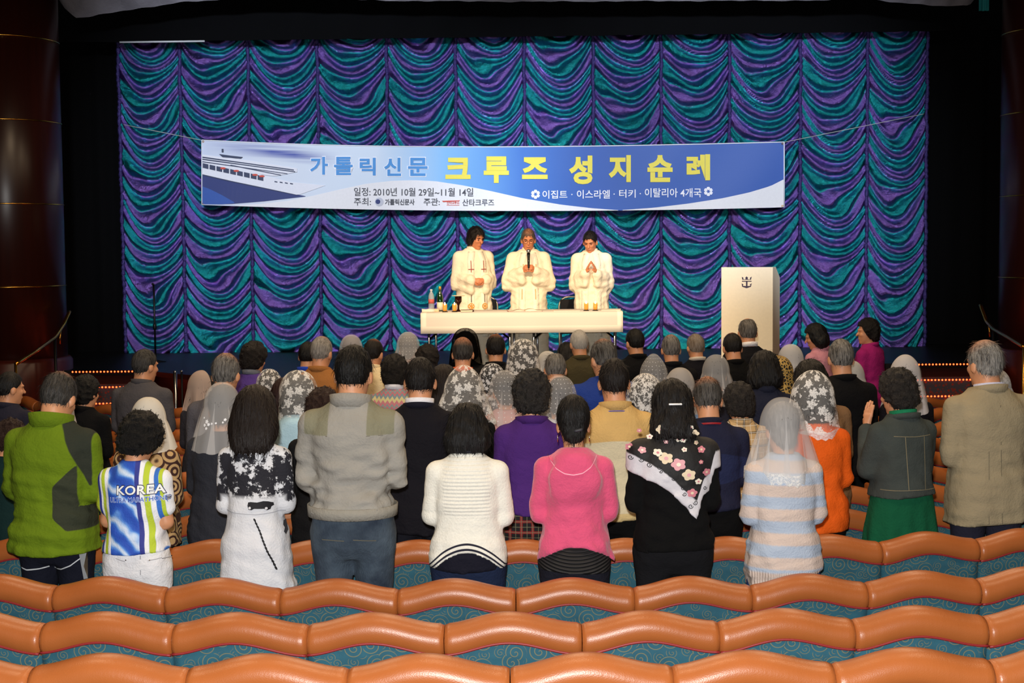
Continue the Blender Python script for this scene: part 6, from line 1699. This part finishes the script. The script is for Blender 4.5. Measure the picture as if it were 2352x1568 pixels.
# ================================================================== the three robed men on the stage
ALB = cloth((244, 234, 210), .85, 60, .05)
M_STOLE = cloth((246, 240, 222), .8, 60, .04); M_REDTHR = plain((150, 60, 50), .7); M_GOLDTHR = plain((206, 150, 70), .6); M_DKTHR = plain((74, 36, 28), .7)
M_EYE = plain((26, 18, 16), .3); M_LIP = plain((168, 84, 70), .6)
def priest(label, px, py, yaw, pose, hair, bow, turn, w, tilt=0, stole=True, thread=None, arm=None, skin=(206, 132, 92), seed=3):
    p = at(px, py, 17.2)
    i = person(label, px, py, 3, 'M', w, hair, dict(name='robe', mat=ALB, t=.034, hem=.06, hw=.245, hd=.20, ws=.13, fold=1.3, neck=1.45, ra=.062), None, None, bow, turn, tilt, 180 + yaw, pose,
               dict(mat=ALB, z=1.40, h=.065, t=.006, flare=.0, tilt=.05), skin, .013, base=(p, STAGE_Z, 0), fine=True, seed=seed, arm=arm)
    tv, tq = top_mesh('M', w, pose, dict(t=.034, hem=.06, hw=.245, hd=.20, sleeve='none', fold=1.3, neck=1.45), .016, seed)
    i['bvht'] = BVHTree.FromPolygons([tuple(a) for a in tv], [tuple(int(j) for j in a) for a in tq])
    if stole:
        for s in (-1, 1):
            zs_ = np.linspace(1.405, .42, 40); pts = []
            for z in zs_:
                xc = s * (.075 + .020 * max(0, (1.1 - z)) - .025 * max(0, (z - 1.3) / .1)); pts += [(xc - .040, z), (xc + .040, z)]
            st_ = stick(i, 'stole', pts, [(2 * q, 2 * q + 1, 2 * q + 3, 2 * q + 2) for q in range(39)], M_STOLE, .006, 'bvht', None, 1, True)
            m = st_.modifiers.new('thickness', 'SOLIDIFY'); m.thickness = .004
            i['stole'] = st_
            if thread:
                for (kind, z0_, z1_, dx, mt) in thread:
                    xc = lambda z: s * (.075 + .020 * max(0, (1.1 - z))) + dx
                    if kind == 'line':
                        zz_ = np.linspace(z1_, z0_, 10); pp = []
                        for z in zz_: pp += [(xc(z) - .004, z), (xc(z) + .004, z)]
                        stick(i, 'embroidery', pp, [(2 * q, 2 * q + 1, 2 * q + 3, 2 * q + 2) for q in range(9)], mt, .013, 'bvht', st_, 1, True)
                    elif kind == 'bar':
                        stick(i, 'embroidery', [(xc(z0_) - .034, z0_ + .004), (xc(z0_) + .034, z0_ + .004), (xc(z0_) + .034, z0_ - .004), (xc(z0_) - .034, z0_ - .004)][::-1], [(0, 1, 2, 3)], mt, .013, 'bvht', st_, 1, True)
                    elif kind == 'wheel':
                        c2 = [(xc(z0_) + .036 * math.cos(q), z0_ + .036 * math.sin(q)) for q in np.linspace(0, 2 * PI, 20, endpoint=False)]
                        stick(i, 'embroidery', c2, [tuple(range(20))], mt, .013, 'bvht', st_, 1, True)
                        for q in range(6): 
                            c3 = [(xc(z0_) + .021 * math.cos(q * PI / 3) + .006 * math.cos(r_), z0_ + .021 * math.sin(q * PI / 3) + .006 * math.sin(r_)) for r_ in np.linspace(0, 2 * PI, 8, endpoint=False)]
                            stick(i, 'embroidery', c3, [tuple(range(8))], M_STOLE, .015, 'bvht', st_, 1, True)
    # face
    H = lambda c: i['hc'] + i['R'] @ np.array(c)
    for s in (-1, 1):
        geo('eye', ball(tuple(H((s * .031, .0845, .004))), (.011, .006, .0042), 10, 6), M_EYE, i['root'])
        geo('eyebrow', tube([H((s * .016, .095, .026)), H((s * .032, .094, .031)), H((s * .048, .083, .026))], [.003, .0042, .002], 6), M_EYE, i['root'])
    geo('mouth', tube([H((-.023, .088, -.062)), H((-.008, .099, -.060)), H((.008, .099, -.060)), H((.023, .088, -.062))], [.002, .0045, .0045, .002], 6), M_LIP, i['root'])
    return i
TH1 = [('line', 1.165, 1.30, 0, M_REDTHR), ('bar', 1.20, 0, 0, M_REDTHR), ('line', .82, 1.0, 0, M_DKTHR), ('wheel', .775, 0, 0, M_GOLDTHR), ('line', .52, .66, 0, M_REDTHR)]
p1 = priest('man in a cream robe with clasped hands and dark swept hair', 1087, 518, 18, 'clasp', ('mop', (20, 14, 12), 0), 14, -24, 1.0, thread=TH1, seed=11)
TH2 = [('line', 1.16, 1.27, -.012, M_GOLDTHR), ('line', 1.16, 1.25, .012, M_GOLDTHR), ('line', .86, .98, 0, M_GOLDTHR)]
p2 = priest('bespectacled man in a white robe speaking into a microphone', 1213, 524, 0, 'mic', ('thin', (48, 36, 32), .3, (.06, .06)), 14, 0, 1.08, thread=TH2, seed=21)
p3 = priest('man in a white robe with palms joined and head bowed', 1358, 529, -4, 'pray', ('short', (20, 15, 14), 0), 24, 12, 1.0, seed=31)
H = lambda c: p2['hc'] + p2['R'] @ np.array(c)
for s in (-1, 1):
    geo('spectacle_rim', tube([H((s * .033 + .024 * math.cos(a), .097, .002 + .017 * math.sin(a))) for a in np.linspace(0, 2 * PI, 18, endpoint=False)], .0016, 5, closed=True), plain((110, 90, 70), .3, .8), p2['root'])
    geo('spectacle_arm', tube([H((s * .057, .095, .006)), H((s * .078, .05, .006)), H((s * .080, .0, .004))], .0016, 5), plain((110, 90, 70), .3, .8), p2['root'])
geo('spectacle_bridge', tube([H((-.010, .099, .006)), H((0, .104, .009)), H((.010, .099, .006))], .0016, 5), plain((110, 90, 70), .3, .8), p2['root'])
# microphone in his hands
def mic_at(i):
    M = i['root'].matrix_basis if False else (Matrix.Translation(i['root'].location) @ Matrix.Rotation(i['ang'], 4, 'Z') @ Matrix.Scale(i['sc'], 4))
    a = M @ Vector((0, .272, 1.20)); b = M @ Vector((0, .225, 1.42))
    return a, b
a, b = mic_at(p2)
d = (b - a).normalized()
mc = empty('microphone', a, label='black hand microphone held up by the man in spectacles', cat='microphone')
geo('handle', tube([(0, 0, 0), d * .03, d * .17, d * .205], [.011, .0125, .0165, .020], 12), M_BLKMET, mc)
geo('grille', ball(tuple(d * .228), .026, 14, 10), plain((170, 172, 174), .35, .9), mc)
geo('switch', ball(tuple(d * .11 + Vector((0, -.014, 0))), (.004, .003, .008), 8, 6), M_STEEL, mc)
# wristwatch of the man with joined palms
wr = np.array((-.075, .188, 1.155)); el = np.array((-.185, -.005, 1.10)); ax = Vector(wr - el).normalized()
u = ax.cross(Vector((0, 0, 1))).normalized(); v_ = ax.cross(u)
ring = [tuple(Vector(wr) + (u * math.cos(q) + v_ * math.sin(q)) * .034) for q in np.linspace(0, 2 * PI, 18, endpoint=False)]
geo('wristwatch', join(tube(ring, .007, 6, closed=True), tube([Vector(wr) + Vector((0, .030, 0)), Vector(wr) + Vector((0, .040, .0))], .017, 12)), plain((30, 30, 34), .3, .5), p3['root'])
